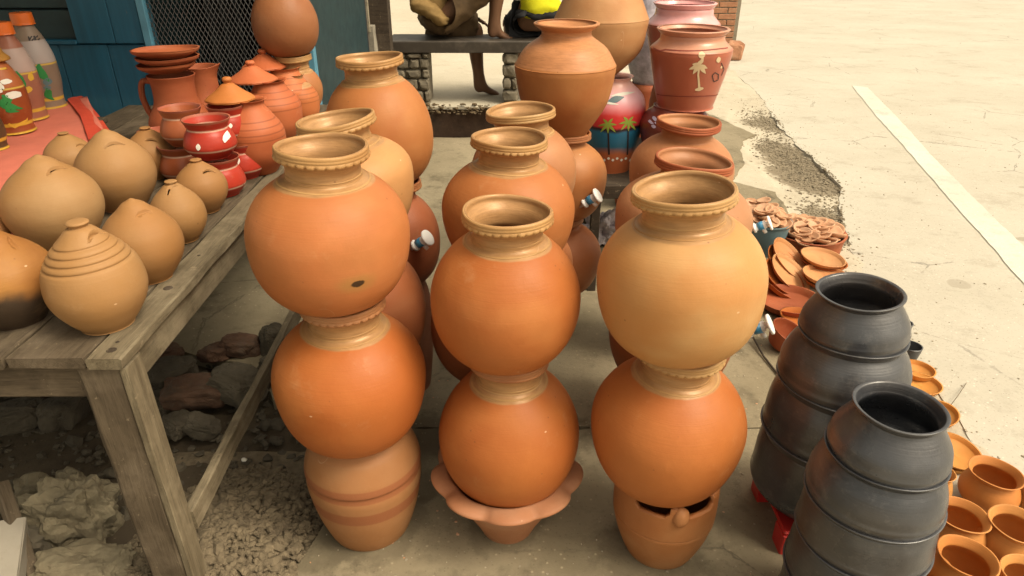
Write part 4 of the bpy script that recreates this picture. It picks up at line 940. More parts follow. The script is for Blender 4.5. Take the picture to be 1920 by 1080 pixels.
# ------------------------------------------------------------------ goods on the wooden table
def bank(name_i, u, ve, wpx, ut, vt, slot, label, kind, mat='tan', srot=0.0):
    zc_ = TT+.09
    for _ in range(5):
        p = onz(u, ve, zc_); R = wpx*mpp(p)/2*.95; zc_ = TT+R*.96
    c = p; he = R*.96; Ht = at(ut, vt, c.y).z-TT
    tipd = max(Ht-he, R*.9)
    Ht = he+tipd
    kn = kind in ('knob', 'ring')
    pts = [(0, 0), (R*.50, 0), (R*.545, .004), (R*.74, he*.30), (R*.925, he*.64), (R, he), (R*.93, he+tipd*.30), (R*.71, he+tipd*.56), (R*.43, he+tipd*.76)]
    if kn: pts += [(R*.27, he+tipd*.87), (R*.17, he+tipd*.905), (R*.20, he+tipd*.94), (R*.22, he+tipd*.965), (R*.17, he+tipd*.99), (0, Ht)]
    else: pts += [(R*.27, he+tipd*.885), (R*.12, he+tipd*.955), (R*.05, he+tipd*.99), (0, Ht)]
    P = smooth_curve(pts, 6); inner = [(max(0, r*.94-.003), max(.008, z*.97)) for r, z in P if z > .006 and r > .02]
    pr = P+[(0, Ht-.03)]+inner[::-1]+[(0, .008)]
    def mod(th, i, r, z):
        if kind == 'ring' and i < len(P):
            for q in (.40, .49, .58, .67): 
                zq = he+tipd*q+.003*math.cos(th); r -= .0045*math.exp(-((z-zq)/.0022)**2)
        return r, z
    if kind == 'ring':
        P2 = []
        for a, b_ in zip(P, P[1:]): P2 += [(a[0]+(b_[0]-a[0])*k/3, a[1]+(b_[1]-a[1])*k/3) for k in range(3)]
        P = P2+[P[-1]]; pr = P+[(0, Ht-.03)]+inner[::-1]+[(0, .008)]
    me = lathe(pr, 72, 'money_bank', mod)
    # the coin slot is cut through the wall
    rf = rad_of(P); Y = c.y-R*.3
    for _ in range(8):
        q = at(slot[0], slot[1], Y); rz = rf(min(Ht*.97, max(0, q.z-TT))); dx = max(-rz*.98, min(rz*.98, q.x-c.x)); Y = c.y-math.sqrt(rz*rz-dx*dx)
    q = at(slot[0], slot[1], Y)-Vector((c.x, c.y, TT)); th = math.atan2(q.y, q.x)
    b_ = bmesh.new(); nrm = Vector((q.x, q.y, (q.z-he)*.9+.02)).normalized(); tang = Vector((-math.sin(th), math.cos(th), 0)); bi = nrm.cross(tang).normalized()
    Mx = Matrix((tang, bi, nrm)).transposed().to_4x4(); Mx.translation = q
    L = max(R*.34, .024)
    for k in range(5):
        t = (k-2)/2; box_bm(b_, L*.30, .0042, .03, c=(t*L*.5, -.004*t*t, 0), M=Mx @ Matrix.Rotation(srot, 4, 'Z'))
    b2 = bmesh.new(); Mr = Mx @ Matrix.Rotation(srot, 4, 'Z'); b_.free()
    n = 9; tops = []
    for k in range(n):
        t = (k/(n-1)-.5)*2; w_ = .0038*(1-t*t)**.5+.0008
        for (s, zz_) in ((-1, -.016), (1, -.016), (1, .016), (-1, .016)): tops.append(b2.verts.new(Mr @ Vector((t*L*.78, -.007*t*t+s*w_, zz_))))
    for k in range(n-1):
        for s in range(4): b2.faces.new((tops[k*4+s], tops[k*4+(s+1) % 4], tops[k*4+4+(s+1) % 4], tops[k*4+4+s]))
    b2.faces.new(tops[:4]); b2.faces.new(tops[-4:])
    me2 = boolean_cut(me, [b2])
    if len(me2.vertices) < 500: me2 = me
    me2.materials.clear()
    o = link('money_bank', me2, M[mat], loc=(c.x, c.y, TT+.0005)); tag(o, label, 'money bank', 'round clay money banks on the table'); return c, R
bank(1, 181, 534, 183, 152, 413, (176, 432), 'tan money bank with turned rings and a knob, nearest the table corner', 'ring')
bank(2, 268, 458, 150, 242, 372, (268, 391), 'plain tan money bank standing between the ringed one and the table edge', 'point')
bank(3, 335, 405, 104, 310, 338, (318, 352), 'small knobbed money bank third along the table edge', 'knob', srot=.9)
bank(4, 378, 352, 98, 364, 298, (391, 317), 'small knobbed money bank farthest along the table edge', 'knob', srot=-.3)
bank(5, 100, 385, 178, 62, 290, (103, 312), 'big pointed tan money bank at the left, in front of the pink cloth', 'point')
bank(6, 218, 325, 145, 188, 242, (212, 274), 'big pointed money bank in the middle of the group', 'point')
bank(7, 284, 290, 94, 258, 238, (284, 264), 'knobbed money bank behind the middle pointed one, by the red cups', 'knob', srot=-.4)
bank(8, 132, 296, 92, 121, 248, (155, 268), 'knobbed money bank at the back left, beside the pink cloth', 'knob', srot=-.4)
bank(9, 8, 525, 186, -15, 430, (28, 452), 'ochre money bank with a smoke blackened bottom at the left edge', 'point', 'tan_stain', srot=1.3)
bank(10, -48, 430, 120, -60, 360, (-40, 380), 'orange money bank barely showing at the left edge', 'point', 'plain_pale')
# red cups with white bands
def cup_prof(rr, R, H):
    return shell(smooth_curve([(0, 0), (R*.62, 0), (R*.70, .003), (R*.98, H*.25), (R, H*.40), (R*.90, H*.60), (rr*.86, H*.72), (rr*.84, H*.78), (rr*.95, H*.93), (rr, H)], 5), .004)
def tloc(u, v, z=TT): return onz(u, v, z)
def cup(u, v, wpx, H, z, label, red=True, ring=True, up=1.0, spotpos=None, R_=1.12):
    p = onz(u, v, z+H); m = mpp(p); rr = wpx*m/2; R = rr*R_
    root = root_at('clay_cup', label, 'cup', (p.x, p.y, z+.001), 'red banded cups on the table')
    pr = cup_prof(rr, R, H); mt = tmat('red_cup', col=(0.352, 0.050, 0.024) if red else (.42, .13, .06), col2=(.34, .04, .022) if red else None, rough=.42, rings=.4, bands=[(H*.70, H*.745, (.62, .42, .30)), (H*.20, H*.25, (.62, .42, .30)), (H*.92, H*1.1, (.36, .10, .06))] if ring else None)
    link('body', lathe(pr, 56, 'body'), mt, root)
    if spotpos: strokes('painted_spot', root, root.location, pr, [blob(*q) for q in spotpos], M['p_white'])
    return root
zc1 = .118
def cup_stack(ub, vb, wl, uu, vu, wu, l1, l2, s1, s2, red=True):
    base = onz(ub, vb, TT); m = mpp(base)
    for k, (lab, wp, sp) in enumerate(((l1, wl, s1), (l2, wu, s2))):
        q = base if k == 0 else Vector((at(uu, vu, base.y+.01).x, base.y+.01, 0)); z = TT+.001+k*(zc1+.001); rr = wp*m/2; R = rr*1.08; H = zc1
        root = root_at('clay_cup', lab, 'cup', (q.x, q.y, z), 'red banded cups on the table'); pr = cup_prof(rr, R, H)
        link('body', lathe(pr, 56, 'body'), tmat('red_cup', col=(.40, .040, .022) if red else (.34, .10, .04), col2=(.32, .030, .018) if red else None, rough=.36, rings=.4, bands=[(H*.74, H*.775, (.55, .38, .28)), (H*.24, H*.28, (.55, .38, .28)), (H*.94, H*1.1, (.33, .10, .06))]), root)
        if sp: strokes('painted_spot', root, root.location, pr, [blob(*b) for b in sp], M['p_white'])
cup_stack(420, 362, 80, 391, 250, 84, 'lower red cup of the nearest stacked pair', 'upper red cup with a white oval, nearest stacked pair', None, [(372, 276, 9, 13), (428, 252, 9, 20)])
cup_stack(460, 330, 70, 425, 215, 66, 'lower red cup of the farther stacked pair', 'upper red cup of the farther stacked pair', [(446, 302, 8, 14)], [(432, 236, 6, 10)])
cup_stack(350, 335, 76, 335, 196, 74, 'lower terracotta pot of the plain stacked pair beside the jug', 'upper terracotta pot of the plain stacked pair beside the jug', None, None, False)
cup(290, 245, 62, .13, TT, 'terracotta cup with a thin white band, behind the money banks', False, spotpos=[(326, 282, 6, 10)])
# jugs
def jug(u, v, wpx, label, ztop, Rb, handle=None, spout=False, mat='plain_red'):
    p = onz(u, v, ztop); m = mpp(p); rr = wpx*m/2; H = ztop-TT
    root = root_at('jug', label, 'jug', (p.x, p.y, TT+.001), 'clay jugs on the table')
    pr = shell(smooth_curve([(0, 0), (Rb*.6, 0), (Rb*.7, .004), (Rb, H*.28), (Rb*.98, H*.42), (rr*.95, H*.62), (rr*.88, H*.76), (rr*.90, H*.9), (rr, H)], 6), .005)
    link('body', lathe(pr, 56, 'body', (lambda th, i, r, z: (r*(1+.25*max(0, math.cos(th))**12*max(0, (z/H-.85)/.15)), z+.01*max(0, math.cos(th))**12*max(0, (z/H-.85)/.15))) if spout else None), M[mat], root)
    if handle:
        a = handle; pts = [(rr*.7, H*.88), (rr*1.35, H*.90), (rr*1.55, H*.72), (rr*1.45, H*.52), (Rb*.97, H*.40)]
        pts = smooth_curve(pts, 5); link('handle', tube_mesh([(r*math.cos(a), r*math.sin(a), z) for r, z in pts], .011, 12), M[mat], root)
    return root, p, rr
zj = at(320, 140, 2.62).z
j1, pj1, rj1 = jug(320, 140, 86, 'jug with a curved handle at the left, topped by three shallow bowls', zj, .11, handle=math.pi-.1)
for k, (u, v_, wp) in enumerate(((315, 134, 104), (317, 121, 112), (313, 107, 120))):
    pz = at(u, v_, pj1.y)
    bowl('clay_bowl', ('lowest', 'middle', 'topmost')[k]+' of the three shallow bowls stacked on the jug', 'bowl', (pz.x, pj1.y, pz.z), wp*mpp(pz)/2, .030, M['plain_red'], (0, .03*(k-1), k), .55, 'shallow bowls stacked on the jug', .006)
jug(372, 124, 66, 'second jug with a pinched spout right of the bowl stack', at(372, 124, 2.8).z, .085, spout=True)
# lidded water jars with incised bands
def lidded(u, vb, wpx, ul, vl, wl, label, col, lidcol, knob=True, slot_=False, lip=False):
    zc_ = TT+.1
    for _ in range(5): p = onz(u, vb, zc_); R = wpx*mpp(p)/2; zc_ = TT+R*1.15
    he = R*1.15; q = at(ul, vl, p.y); H = q.z-TT; rl = wl*mpp(q)/2
    root = root_at('lidded_jar', label, 'jar', (p.x, p.y, TT+.001), 'lidded clay jars at the back of the table')
    bands = [(he*(1.05+.17*k), he*(1.05+.17*k)+.0025, tuple(x*.45 for x in col)) for k in range(4)]
    pr = shell(smooth_curve([(0, 0), (R*.5, 0), (R*.6, .005), (R*.93, he*.5), (R, he), (R*.93, he+(H-he)*.3), (R*.66, he+(H-he)*.62), (rl*.66, he+(H-he)*.80), (rl*.62, H*.96), (rl*.75, H)], 6), .006)
    link('body', lathe(pr, 64, 'body'), tmat('incised', col=col, rough=.55, bands=bands, rings=1.0, gild=0, slip=SLIP if lip else None, slipz=he+(H-he)*.55 if lip else 9), root)
    if knob:
        lid = link('lid', lathe(smooth_curve([(0, .0), (rl*.9, 0), (rl, .004), (rl*.97, .010), (rl*.6, .030), (rl*.26, .052), (rl*.14, .056), (rl*.20, .066), (rl*.15, .074), (0, .076)], 5), 48, 'lid', lambda th, i, r, z: (r*(1+.02*math.sin(9*th)) if z < .012 else r, z)), tmat('lid', col=lidcol, rough=.55, rings=1.2), root, (q.x-p.x, 0, H-.004))
    return root
lidded(478, 258, 112, 432, 186, 88, 'nearest lidded jar with an ochre lid, incised red body', (.44, .12, .045), (.46, .165, .042))
lidded(512, 203, 104, 474, 150, 88, 'second lidded jar with a terracotta lid and incised lines', (.45, .13, .05), (.46, .13, .05))
lidded(540, 176, 98, 496, 126, 80, 'third lidded jar with a steep pointed lid', (.46, .14, .05), (.45, .13, .05))
lidded(560, 190, 76, 545, 140, 44, 'unlidded slender jar with a pale neck behind the lidded jars', (.46, .15, .05), (.46, .14, .05), knob=False, lip=True)
# pink cloth over a board, and the painted bottles
ZCL = TT+.035
CL = [(-.35, 0)]
pts = [onz(*q, ZCL) for q in ((-260, 560), (-60, 470), (20, 425), (78, 330), (150, 275), (196, 246), (176, 212), (163, 180), (60, 205), (-200, 250))]
bm = bmesh.new()
n = len(pts); cen = sum(pts, Vector())/n; NR = 26; rings = []
ed = []
for i in range(n):
    for k in range(12): ed.append(pts[i].lerp(pts[(i+1) % n], k/12))
for k in range(NR+1):
    t = k/NR; rr_ = []
    for i, p in enumerate(ed):
        q = cen.lerp(p, t); q = Vector((q.x, q.y, ZCL+noise.noise(Vector((q.x*5, q.y*4, 2)))*.010+noise.noise(Vector((q.x*14, q.y*9, 5)))*.003)); rr_.append(bm.verts.new(q))
    rings.append(rr_)
dr = []
for i, v_ in enumerate(rings[-1]):
    d = (v_.co-cen).normalized(); dr.append(bm.verts.new(v_.co+d*(.012+.008*math.sin(i*.5))+Vector((0, 0, -.038+.004*math.sin(i*.9)))))
rings.append(dr)
for a, b_ in zip(rings, rings[1:]):
    for i in range(len(ed)):
        j = (i+1) % len(ed)
        bm.faces.new((a[i], a[j], b_[j], b_[i]))
bmesh.ops.remove_doubles(bm, verts=bm.verts[:], dist=1e-5)
cl = root_at('tablecloth', 'pink cloth spread over the left back of the table', 'tablecloth', (0, 0, 0))
link('cloth', bm_mesh(bm, 'cloth'), M['cloth'], cl)
# folded darker corner
def ribbon(name, A, B, mat, parent, n=24, m=8, amp=.008):
    vs_, fs = [], []
    for i in range(n+1):
        for j in range(m+1):
            t = i/n; s_ = j/m; a = interp(A, t); b_ = interp(B, t); p = a.lerp(b_, s_); p = p+Vector((0, 0, 1))*(noise.noise(Vector((t*4, s_*3, 1)))*amp+amp*math.sin(s_*math.pi)); vs_.append(p)
    for i in range(n):
        for j in range(m): a = i*(m+1)+j; fs.append((a, a+1, a+m+2, a+m+1))
    me = bpy.data.meshes.new(name); me.from_pydata(vs_, [], fs); return link(name, me, mat, parent)
def interp(P, t):
    x = t*(len(P)-1); i = min(int(x), len(P)-2); return P[i].lerp(P[i+1], x-i)
ribbon('folded_corner', [onz(u, v_, ZCL+.012) for u, v_ in ((126, 186), (150, 215), (166, 262))], [onz(u, v_, ZCL-.02) for u, v_ in ((158, 182), (184, 214), (214, 256))], M['cloth_red'], cl)
loc_box('board', -3.0, -1.75, 1.9, 3.0, TT+.001, TT+.022, M['wood'], cl)
loc_box('back_shelf', pts[7].x-1.6, pts[7].x-.03, 2.95, 3.24, TT+.001, TT+.022, M['wood'], cl)
def bottle(u, v, Hpx_top, wpx, label, cap, body, paints, capw):
    p = onz(u, v, ZCL); m = mpp(p); H = at(u, Hpx_top, p.y).z-ZCL; R = wpx*m/2
    root = root_at('painted_bottle', label, 'bottle', (p.x, p.y, ZCL+.002), 'painted clay bottles on the pink cloth')
    pr = smooth_curve([(0, 0), (R*.86, 0), (R*.9, .004), (R*.86, H*.08), (R*.9, H*.16), (R, H*.30), (R*.97, H*.55), (R*.72, H*.74), (R*.50, H*.84), (R*.42, H*.88), (R*.42, H*.93), (0, H*.935)], 6)
    link('body', lathe(pr, 48, 'body'), body, root)
    if cap: link('cap', lathe(smooth_curve([(0, H*.88), (R*capw, H*.88), (R*capw*1.04, H*.89), (R*capw, H*.985), (R*capw*.9, H), (0, H)], 4), 36, 'cap', lambda th, i, r, z: (r*(1+.015*math.sin(30*th)), z)), M['orange_plastic'], root)
    else: link('collar', lathe(smooth_curve([(R*.4, H*.86), (R*.72, H*.86), (R*.74, H*.89), (R*.55, H*.95), (R*.5, H), (R*.4, H)], 4), 36, 'collar'), tmat('collar', col=(0.416, 0.198, 0.040)), root)
    for nm, ln, mt in paints: strokes(nm, root, root.location, pr, ln, M[mt])
    return root, R, H
def bmat(nm, lo, hi, H, top=(.42, .36, .34)):
    return tmat(nm, col=lo, rough=.35, bands=[(H*.10, H*.14, (.62, .38, .05)), (H*.0, H*.025, (.62, .38, .05)), (H*.56, H*.58, (.62, .42, .08)), (H*.585, H*.86, top)], nicks=False, rings=.2)
bottle(92, 200, 24, 66, 'tall painted bottle with a dull orange cap, rightmost on the pink cloth', True, bmat('bottle_grey', (.28, .22, .17), None, .33),
       [('painted_leaf', [leaf(78, 118, 100, 150, 12), leaf(88, 165, 108, 185, 9)], 'p_green'), ('painted_flower', [blob(98, 150, 10, 14), blob(92, 163, 9, 9)], 'grey_plastic'), ('painted_marks', [[(62+k*6, 66, 1.6), (66+k*6, 74, 2.2)] for k in range(7)]+[[(66+k*6, 66, 1.6), (62+k*6, 74, 2.2)] for k in range(7)], 'p_dark')], .52)
bottle(58, 222, 42, 66, 'painted bottle with a bright orange cap and yellow flower', True, bmat('bottle_mid', (.36, .15, .10), None, .33, (.46, .34, .30)),
       [('painted_leaf', [leaf(40, 130, 58, 178, 14)], 'p_green'), ('painted_flower', [blob(62, 140, 8, 20), blob(72, 158, 10, 14), blob(62, 165, 8, 12), blob(78, 170, 9, 10)], 'p_yellow')], .52)
bottle(30, 246, 92, 74, 'terracotta bottle with white flowers and a green leaf, left of the capped bottles', False, bmat('bottle_red', (.32, .085, .03), None, .30, (.40, .12, .04)),
       [('painted_flower', [blob(14, 160, 15, 18), blob(20, 150, 12, 9), blob(33, 175, 16, 13), blob(28, 138, 6, 12)], 'p_white'), ('painted_leaf', [leaf(4, 178, 46, 202, 15), leaf(20, 196, 44, 206, 9)], 'p_green'), ('painted_band', [[(2, 127, 3), (18, 128, 3.4), (34, 122, 3)], [(16, 232, 4), (38, 234, 4), (56, 222, 4)]], 'p_yellow')], .5)
bottle(-14, 280, 190, 60, 'dark bottle just entering at the left edge of the pink cloth', False, bmat('bottle_dark', (.10, .06, .03), None, .3, (.12, .07, .03)), [], .5)
# ------------------------------------------------------------------ blue kiosk with net
YK0 = 3.42
kx = lambda u: at(u, 90, YK0).x
kio = root_at('blue_kiosk', 'dark blue painted wooden kiosk with a netted opening', 'kiosk', (kx(285), YK0, 0))
KM = {}
g = G('kiosk_blue'); co = g.coord((14, 14, 1.2), rnd=True); c = g.mix(g.rng(g.noise(2, 5, .6, co), .3, .75), (.015, .11, .19), (.010, .070, .12))
c = g.mix(g.rng(g.noise(6, 6, .75), .58, .8, 0, .5), c, (.05, .13, .18)); c = g.mix(g.rng(g.noise(40, 3, .8, g.coord((1, 1, .4))), .66, .75, 0, .5), c, (.10, .12, .12))
M['kblue'] = g.done(c, .5, g.bump(g.noise(5, 5, .6, co), .4, .003), .4)
zbr = at(130, 82, YK0).z
x = kx(285)
for wd in (.21, .23, .22, .24, .26, .24, .26, .25, .28, .3, .3):     # lower wall, upright boards
    loc_box('wall_board', x-wd+.002, x-.001, YK0, YK0+.025, 0, zbr-.004, M['kblue'], kio); x -= wd
xl = x
# leaf of the shutter: upper right, slightly wider towards its foot
bm = bmesh.new(); q = [(kx(285), zbr), (kx(285), 2.3), (at(146, 0, YK0).x, at(146, 0, YK0).z), (kx(158), at(0, 45, YK0).z), (kx(196), zbr)]
xa = kx(146)
loc_box('shutter_leaf', kx(150), kx(222)-.001, YK0-.012, YK0+.02, zbr+.002, 2.3, M['kblue'], kio)
loc_box('shutter_leaf', kx(222)+.001, kx(276), YK0-.012, YK0+.02, zbr+.002, 2.3, M['kblue'], kio)
bm.free()
z = zbr
while z < 2.25:                                                     # horizontal dark boards on the left
    loc_box('shutter_board', xl, kx(150)-.004, YK0+.03, YK0+.05, z+.003, z+.146, M['teal'], kio); z += .15
loc_box('sill', xl, kx(150), YK0-.02, YK0+.03, zbr-.002, zbr+.018, M['kblue'], kio)
loc_box('corner_post', kx(277), kx(291), YK0-.02, YK0+.05, 0, 2.3, M['lightblue'], kio)
xr = at(590, 100, YK0).x
loc_box('corner_post', xr-.03, xr, YK0-.02, YK0+.03, 0, 2.3, M['lightblue'], kio)
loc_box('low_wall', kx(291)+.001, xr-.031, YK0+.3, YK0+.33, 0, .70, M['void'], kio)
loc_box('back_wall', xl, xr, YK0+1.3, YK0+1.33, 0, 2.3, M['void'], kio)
loc_box('side_wall', xr-.02, xr-.0, YK0+.031, YK0+1.3, 0, 2.3, M['teal'], kio)
loc_box('side_wall', kx(291)-.05, kx(291)-.03, YK0+.051, YK0+1.3, 0, 2.3, M['teal'], kio)
loc_box('roof', xl-.2, xr+.15, YK0-.75, YK0+1.5, 2.31, 2.34, M['teal'], kio)
loc_box('added_shade_awning', xl-.2, -.95, .2, YK0-.751, 2.25, 2.27, M['teal'], kio)  # unseen awning, added to darken the left side of the stall
for xx, yy in ((-1.95, .3), (-4.2, .3)): loc_box('added_awning_post', xx-.03, xx+.03, yy-.03, yy+.03, 0, 2.249, M['wood_dark'], kio)  # unseen posts, added to carry the shading awning
# dark cloths hanging inside
for k, (x0, x1, yy) in enumerate(((kx(300), kx(385), YK0+.55), (kx(380), kx(470), YK0+.75), (kx(455), kx(560), YK0+.6))):
    vs_, fs = [], []
    for i in range(41):
        for j in range(21):
            t = i/40; s_ = j/20; vs_.append((x0+(x1-x0)*t, yy+.05*math.sin(t*17+s_*2+k)+.03*noise.noise(Vector((t*5, s_*5, k))), .55+.85*s_+.05*math.sin(t*6+k)))
    for i in range(40):
        for j in range(20): a = i*21+j; fs.append((a, a+1, a+22, a+21))
    me = bpy.data.meshes.new('cloth'); me.from_pydata(vs_, [], fs)
    tag(link('hanging_cloth', me, simple('dark_cloth%d' % k, ((.035, .04, .045), (.022, .024, .028), (.05, .05, .048))[k], .8, .4, 8, .3)), ('dark grey cloth hanging behind the net, next to the blue post', 'black cloth hanging behind the middle of the net', 'dusty dark cloth hanging behind the net near the round pot')[k], 'cloth')
# chain-link net: zigzag wires
x0, x1, z0, z1 = kx(291), xr-.03, .62, 1.75; vs_, fs = [], []
def wire(a, b_, r=.0013):
    a, b_ = Vector(a), Vector(b_); d = (b_-a).normalized(); s_ = d.cross(Vector((0, 1, 0))).normalized()*r; u_ = Vector((0, 1, 0))*r; o_ = len(vs_)
    for p in (a, b_):
        for q in (s_+u_, -s_+u_, -s_-u_, s_-u_): vs_.append(p+q)
    for k in range(4): fs.append((o_+k, o_+(k+1) % 4, o_+4+(k+1) % 4, o_+4+k))
stp = .021; sl = 1.9
n = int((x1-x0+(z1-z0)/sl)/stp)
for k in range(n+1):
    for sg, yo in ((1, 0), (-1, -.003)):
        xs = x0-(z1-z0)/sl+k*stp if sg > 0 else x0+k*stp
        za, zb_ = z0, z1; xa_, xb_ = xs, xs+sg*(z1-z0)/sl
        # clip in x
        def clip(xa_, za, xb_, zb_):
            out = []
            for (xx, zz) in ((xa_, za), (xb_, zb_)):
                if xx < x0: zz = za+(zb_-za)*(x0-xa_)/(xb_-xa_); xx = x0
                if xx > x1: zz = za+(zb_-za)*(x1-xa_)/(xb_-xa_); xx = x1
                out.append((xx, zz))
            return out
        (ax_, az_), (bx_, bz_) = clip(xa_, za, xb_, zb_)
        if abs(bx_-ax_) > .004: wire((ax_, YK0+.01+yo, az_), (bx_, YK0+.01+yo, bz_))
me = bpy.data.meshes.new('net'); me.from_pydata([v-kio.location for v in map(Vector, vs_)], [], fs)
tag(link('net_wire', me, M['wire'], kio, smooth=False), kind='stuff')
# ------------------------------------------------------------------ wall piece with grey boards, dark post
YW = 5.05
wl = root_at('plaster_wall', 'rough grey plaster wall topped with upright boards, left of the dark post', 'wall', (at(640, 100, YW).x, YW, 0))
xw0, xw1 = at(575, 100, YW).x, at(700, 100, YW).x; zw_ = at(640, 50, YW).z
bm = bmesh.new(); box_bm(bm, xw1-xw0, .16, zw_); bmesh.ops.subdivide_edges(bm, edges=bm.edges[:], cuts=14, use_grid_fill=True)
for v_ in bm.verts: v_.co += Vector((noise.noise(v_.co*9), noise.noise(v_.co*9+Vector((5, 0, 0))), 0))*.008
link('wall', bm_mesh(bm, 'wall'), M['concrete_wall'], wl, (0, .08, zw_/2), smooth=False)
for (ua, ub) in ((588, 640), (641, 692)):
    xa, xb = at(ua, 30, YW-.03).x, at(ub, 30, YW-.03).x; loc_box('board', xa+.002, xb-.002, YW-.03, YW-.008, zw_-.035, 1.9, M['wood_grey'], wl)
xa, xb = at(690, 60, 5.2).x, at(732, 60, 5.2).x; o = loc_box('post', xa, xb, 5.16, 5.28, 0, 2.4, M['wood_dark'], None); o.name = 'wooden_post'; tag(o, 'thick dark wooden post behind the left end of the bench', 'post')
# ------------------------------------------------------------------ bench on stone piers
ZB = TZ+.475; YB = 5.50
bn = root_at('bench', 'dark slab bench on two rubble stone piers', 'bench', (at(870, 80, YB).x, YB, TZ))
bx0, bx1 = at(722, 78, YB).x, at(1120, 78, YB).x
loc_box('seat_slab', bx0, bx1, YB, YB+.40, ZB-.085, ZB, simple('dark_bench', (.055, .045, .035), .5, .3, 8, .3, dirt=(.18, .15, .12), dirt_amt=.5), bn, .006)
for k, (ua, ub) in enumerate(((742, 806), (942, 972))):
    xa, xb = at(ua, 150, YB+.04).x, at(ub, 150, YB+.04).x
    bm = bmesh.new(); random.seed(5+k)
    pier = root_at('x', None, None, (0, 0, 0)); bpy.data.objects.remove(pier)
    core = loc_box('pier', xa+.012, xb-.012, YB+.06, YB+.34, 0 if k == 0 else TZ, ZB-.086, M['mortar'], bn)
    z = .02 if k == 0 else TZ+.02
    bm.free(); me0 = None
    while z < ZB-.10:
        h_ = random.uniform(.06, .10); x = xa
        while x < xb-.03:
            w_ = min(random.uniform(.07, .13), xb-x)
            if xb-(x+w_) < .04: w_ = xb-x
            hh = min(h_, ZB-.088-z)
            o = link('stone', rock_mesh(w_/2*.98, .06, hh/2*.97, random.randint(0, 99), 3, .20, flat=.42), M['masonry'], core, Vector((x+w_/2, YB+.07, z+hh/2))-core.location-bn.location, smooth=False)
            x += w_
        z += h_
# ------------------------------------------------------------------ brick pier by the road, brick by brick
bp0 = onz(1362, 104, 0); YP = bp0.y; xp1 = at(1384, 60, YP).x; xp0 = xp1-.52
bp = root_at('brick_pier', 'weathered red brick pier at the road edge behind the urns', 'pier', (xp0, YP, 0))
random.seed(3)
BW, BH, BD = .235, .072, .11
loc_box('mortar_core', xp0+.008, xp1-.008, YP+.008, YP+.45, 0, 1.45, M['mortar'], bp)
bmb = bmesh.new(); box_bm(bmb, BW-.012, BD, BH-.012, bev=.004); bme = bm_mesh(bmb, 'brick'); bme.materials.append(M['brick'])
bmb = bmesh.new(); box_bm(bmb, BW/2-.012, BD, BH-.012, bev=.004); bmh = bm_mesh(bmb, 'brick'); bmh.materials.append(M['brick'])
k = 0; z = BH/2
while z < 1.44:
    x = xp0; odd = k % 2
    while x < xp1-.02:
        half = (odd and x == xp0) or (xp1-x < BW-.01); w_ = BW/2 if half else BW
        if x+w_ > xp1+.03: break
        o = bpy.data.objects.new('brick', bmh if half else bme); C.objects.link(o); o.parent = bp
        o.location = Vector((x+w_/2, YP+BD/2-.006+random.uniform(-.006, .004), z))-bp.location; o.rotation_euler = (0, random.uniform(-.01, .01), random.uniform(-.02, .02))
        x += w_
    z += BH; k += 1
rock('rubble_stone', 'reddish brick bit at the foot of the brick pier', 'stone', onz(1376, 96, .1), (.12, .1, .12), M['brick'], 81, sub=3, flat=.4)

# ------------------------------------------------------------------ seated people
def skin_mesh(P, E, Rr, sub=2, fold=0, seed=0, freq=9):
    me = bpy.data.meshes.new('sk'); me.from_pydata([tuple(p) for p in P], E, [])
    o = bpy.data.objects.new('sk', me); C.objects.link(o)
    m = o.modifiers.new('s', 'SKIN'); m.use_smooth_shade = True
    for i, v_ in enumerate(me.skin_vertices[0].data):
        r = Rr[i]; v_.radius = r if isinstance(r, tuple) else (r, r); v_.use_root = (i == 0)
    s_ = o.modifiers.new('b', 'SUBSURF'); s_.levels = sub; s_.render_levels = sub
    dg = bpy.context.evaluated_depsgraph_get(); dg.update()
    res = bpy.data.meshes.new_from_object(o.evaluated_get(dg)); bpy.data.objects.remove(o)
    if fold:
        res.update(); ns = [v_.normal.copy() for v_ in res.vertices]
        for v_, n_ in zip(res.vertices, ns):
            q = v_.co*freq+Vector((seed, 0, 0)); f = noise.noise(Vector((q.x, q.y, q.z*2.2)))+.5*noise.noise(q*2.3); v_.co += n_*(fold*f)
    return res
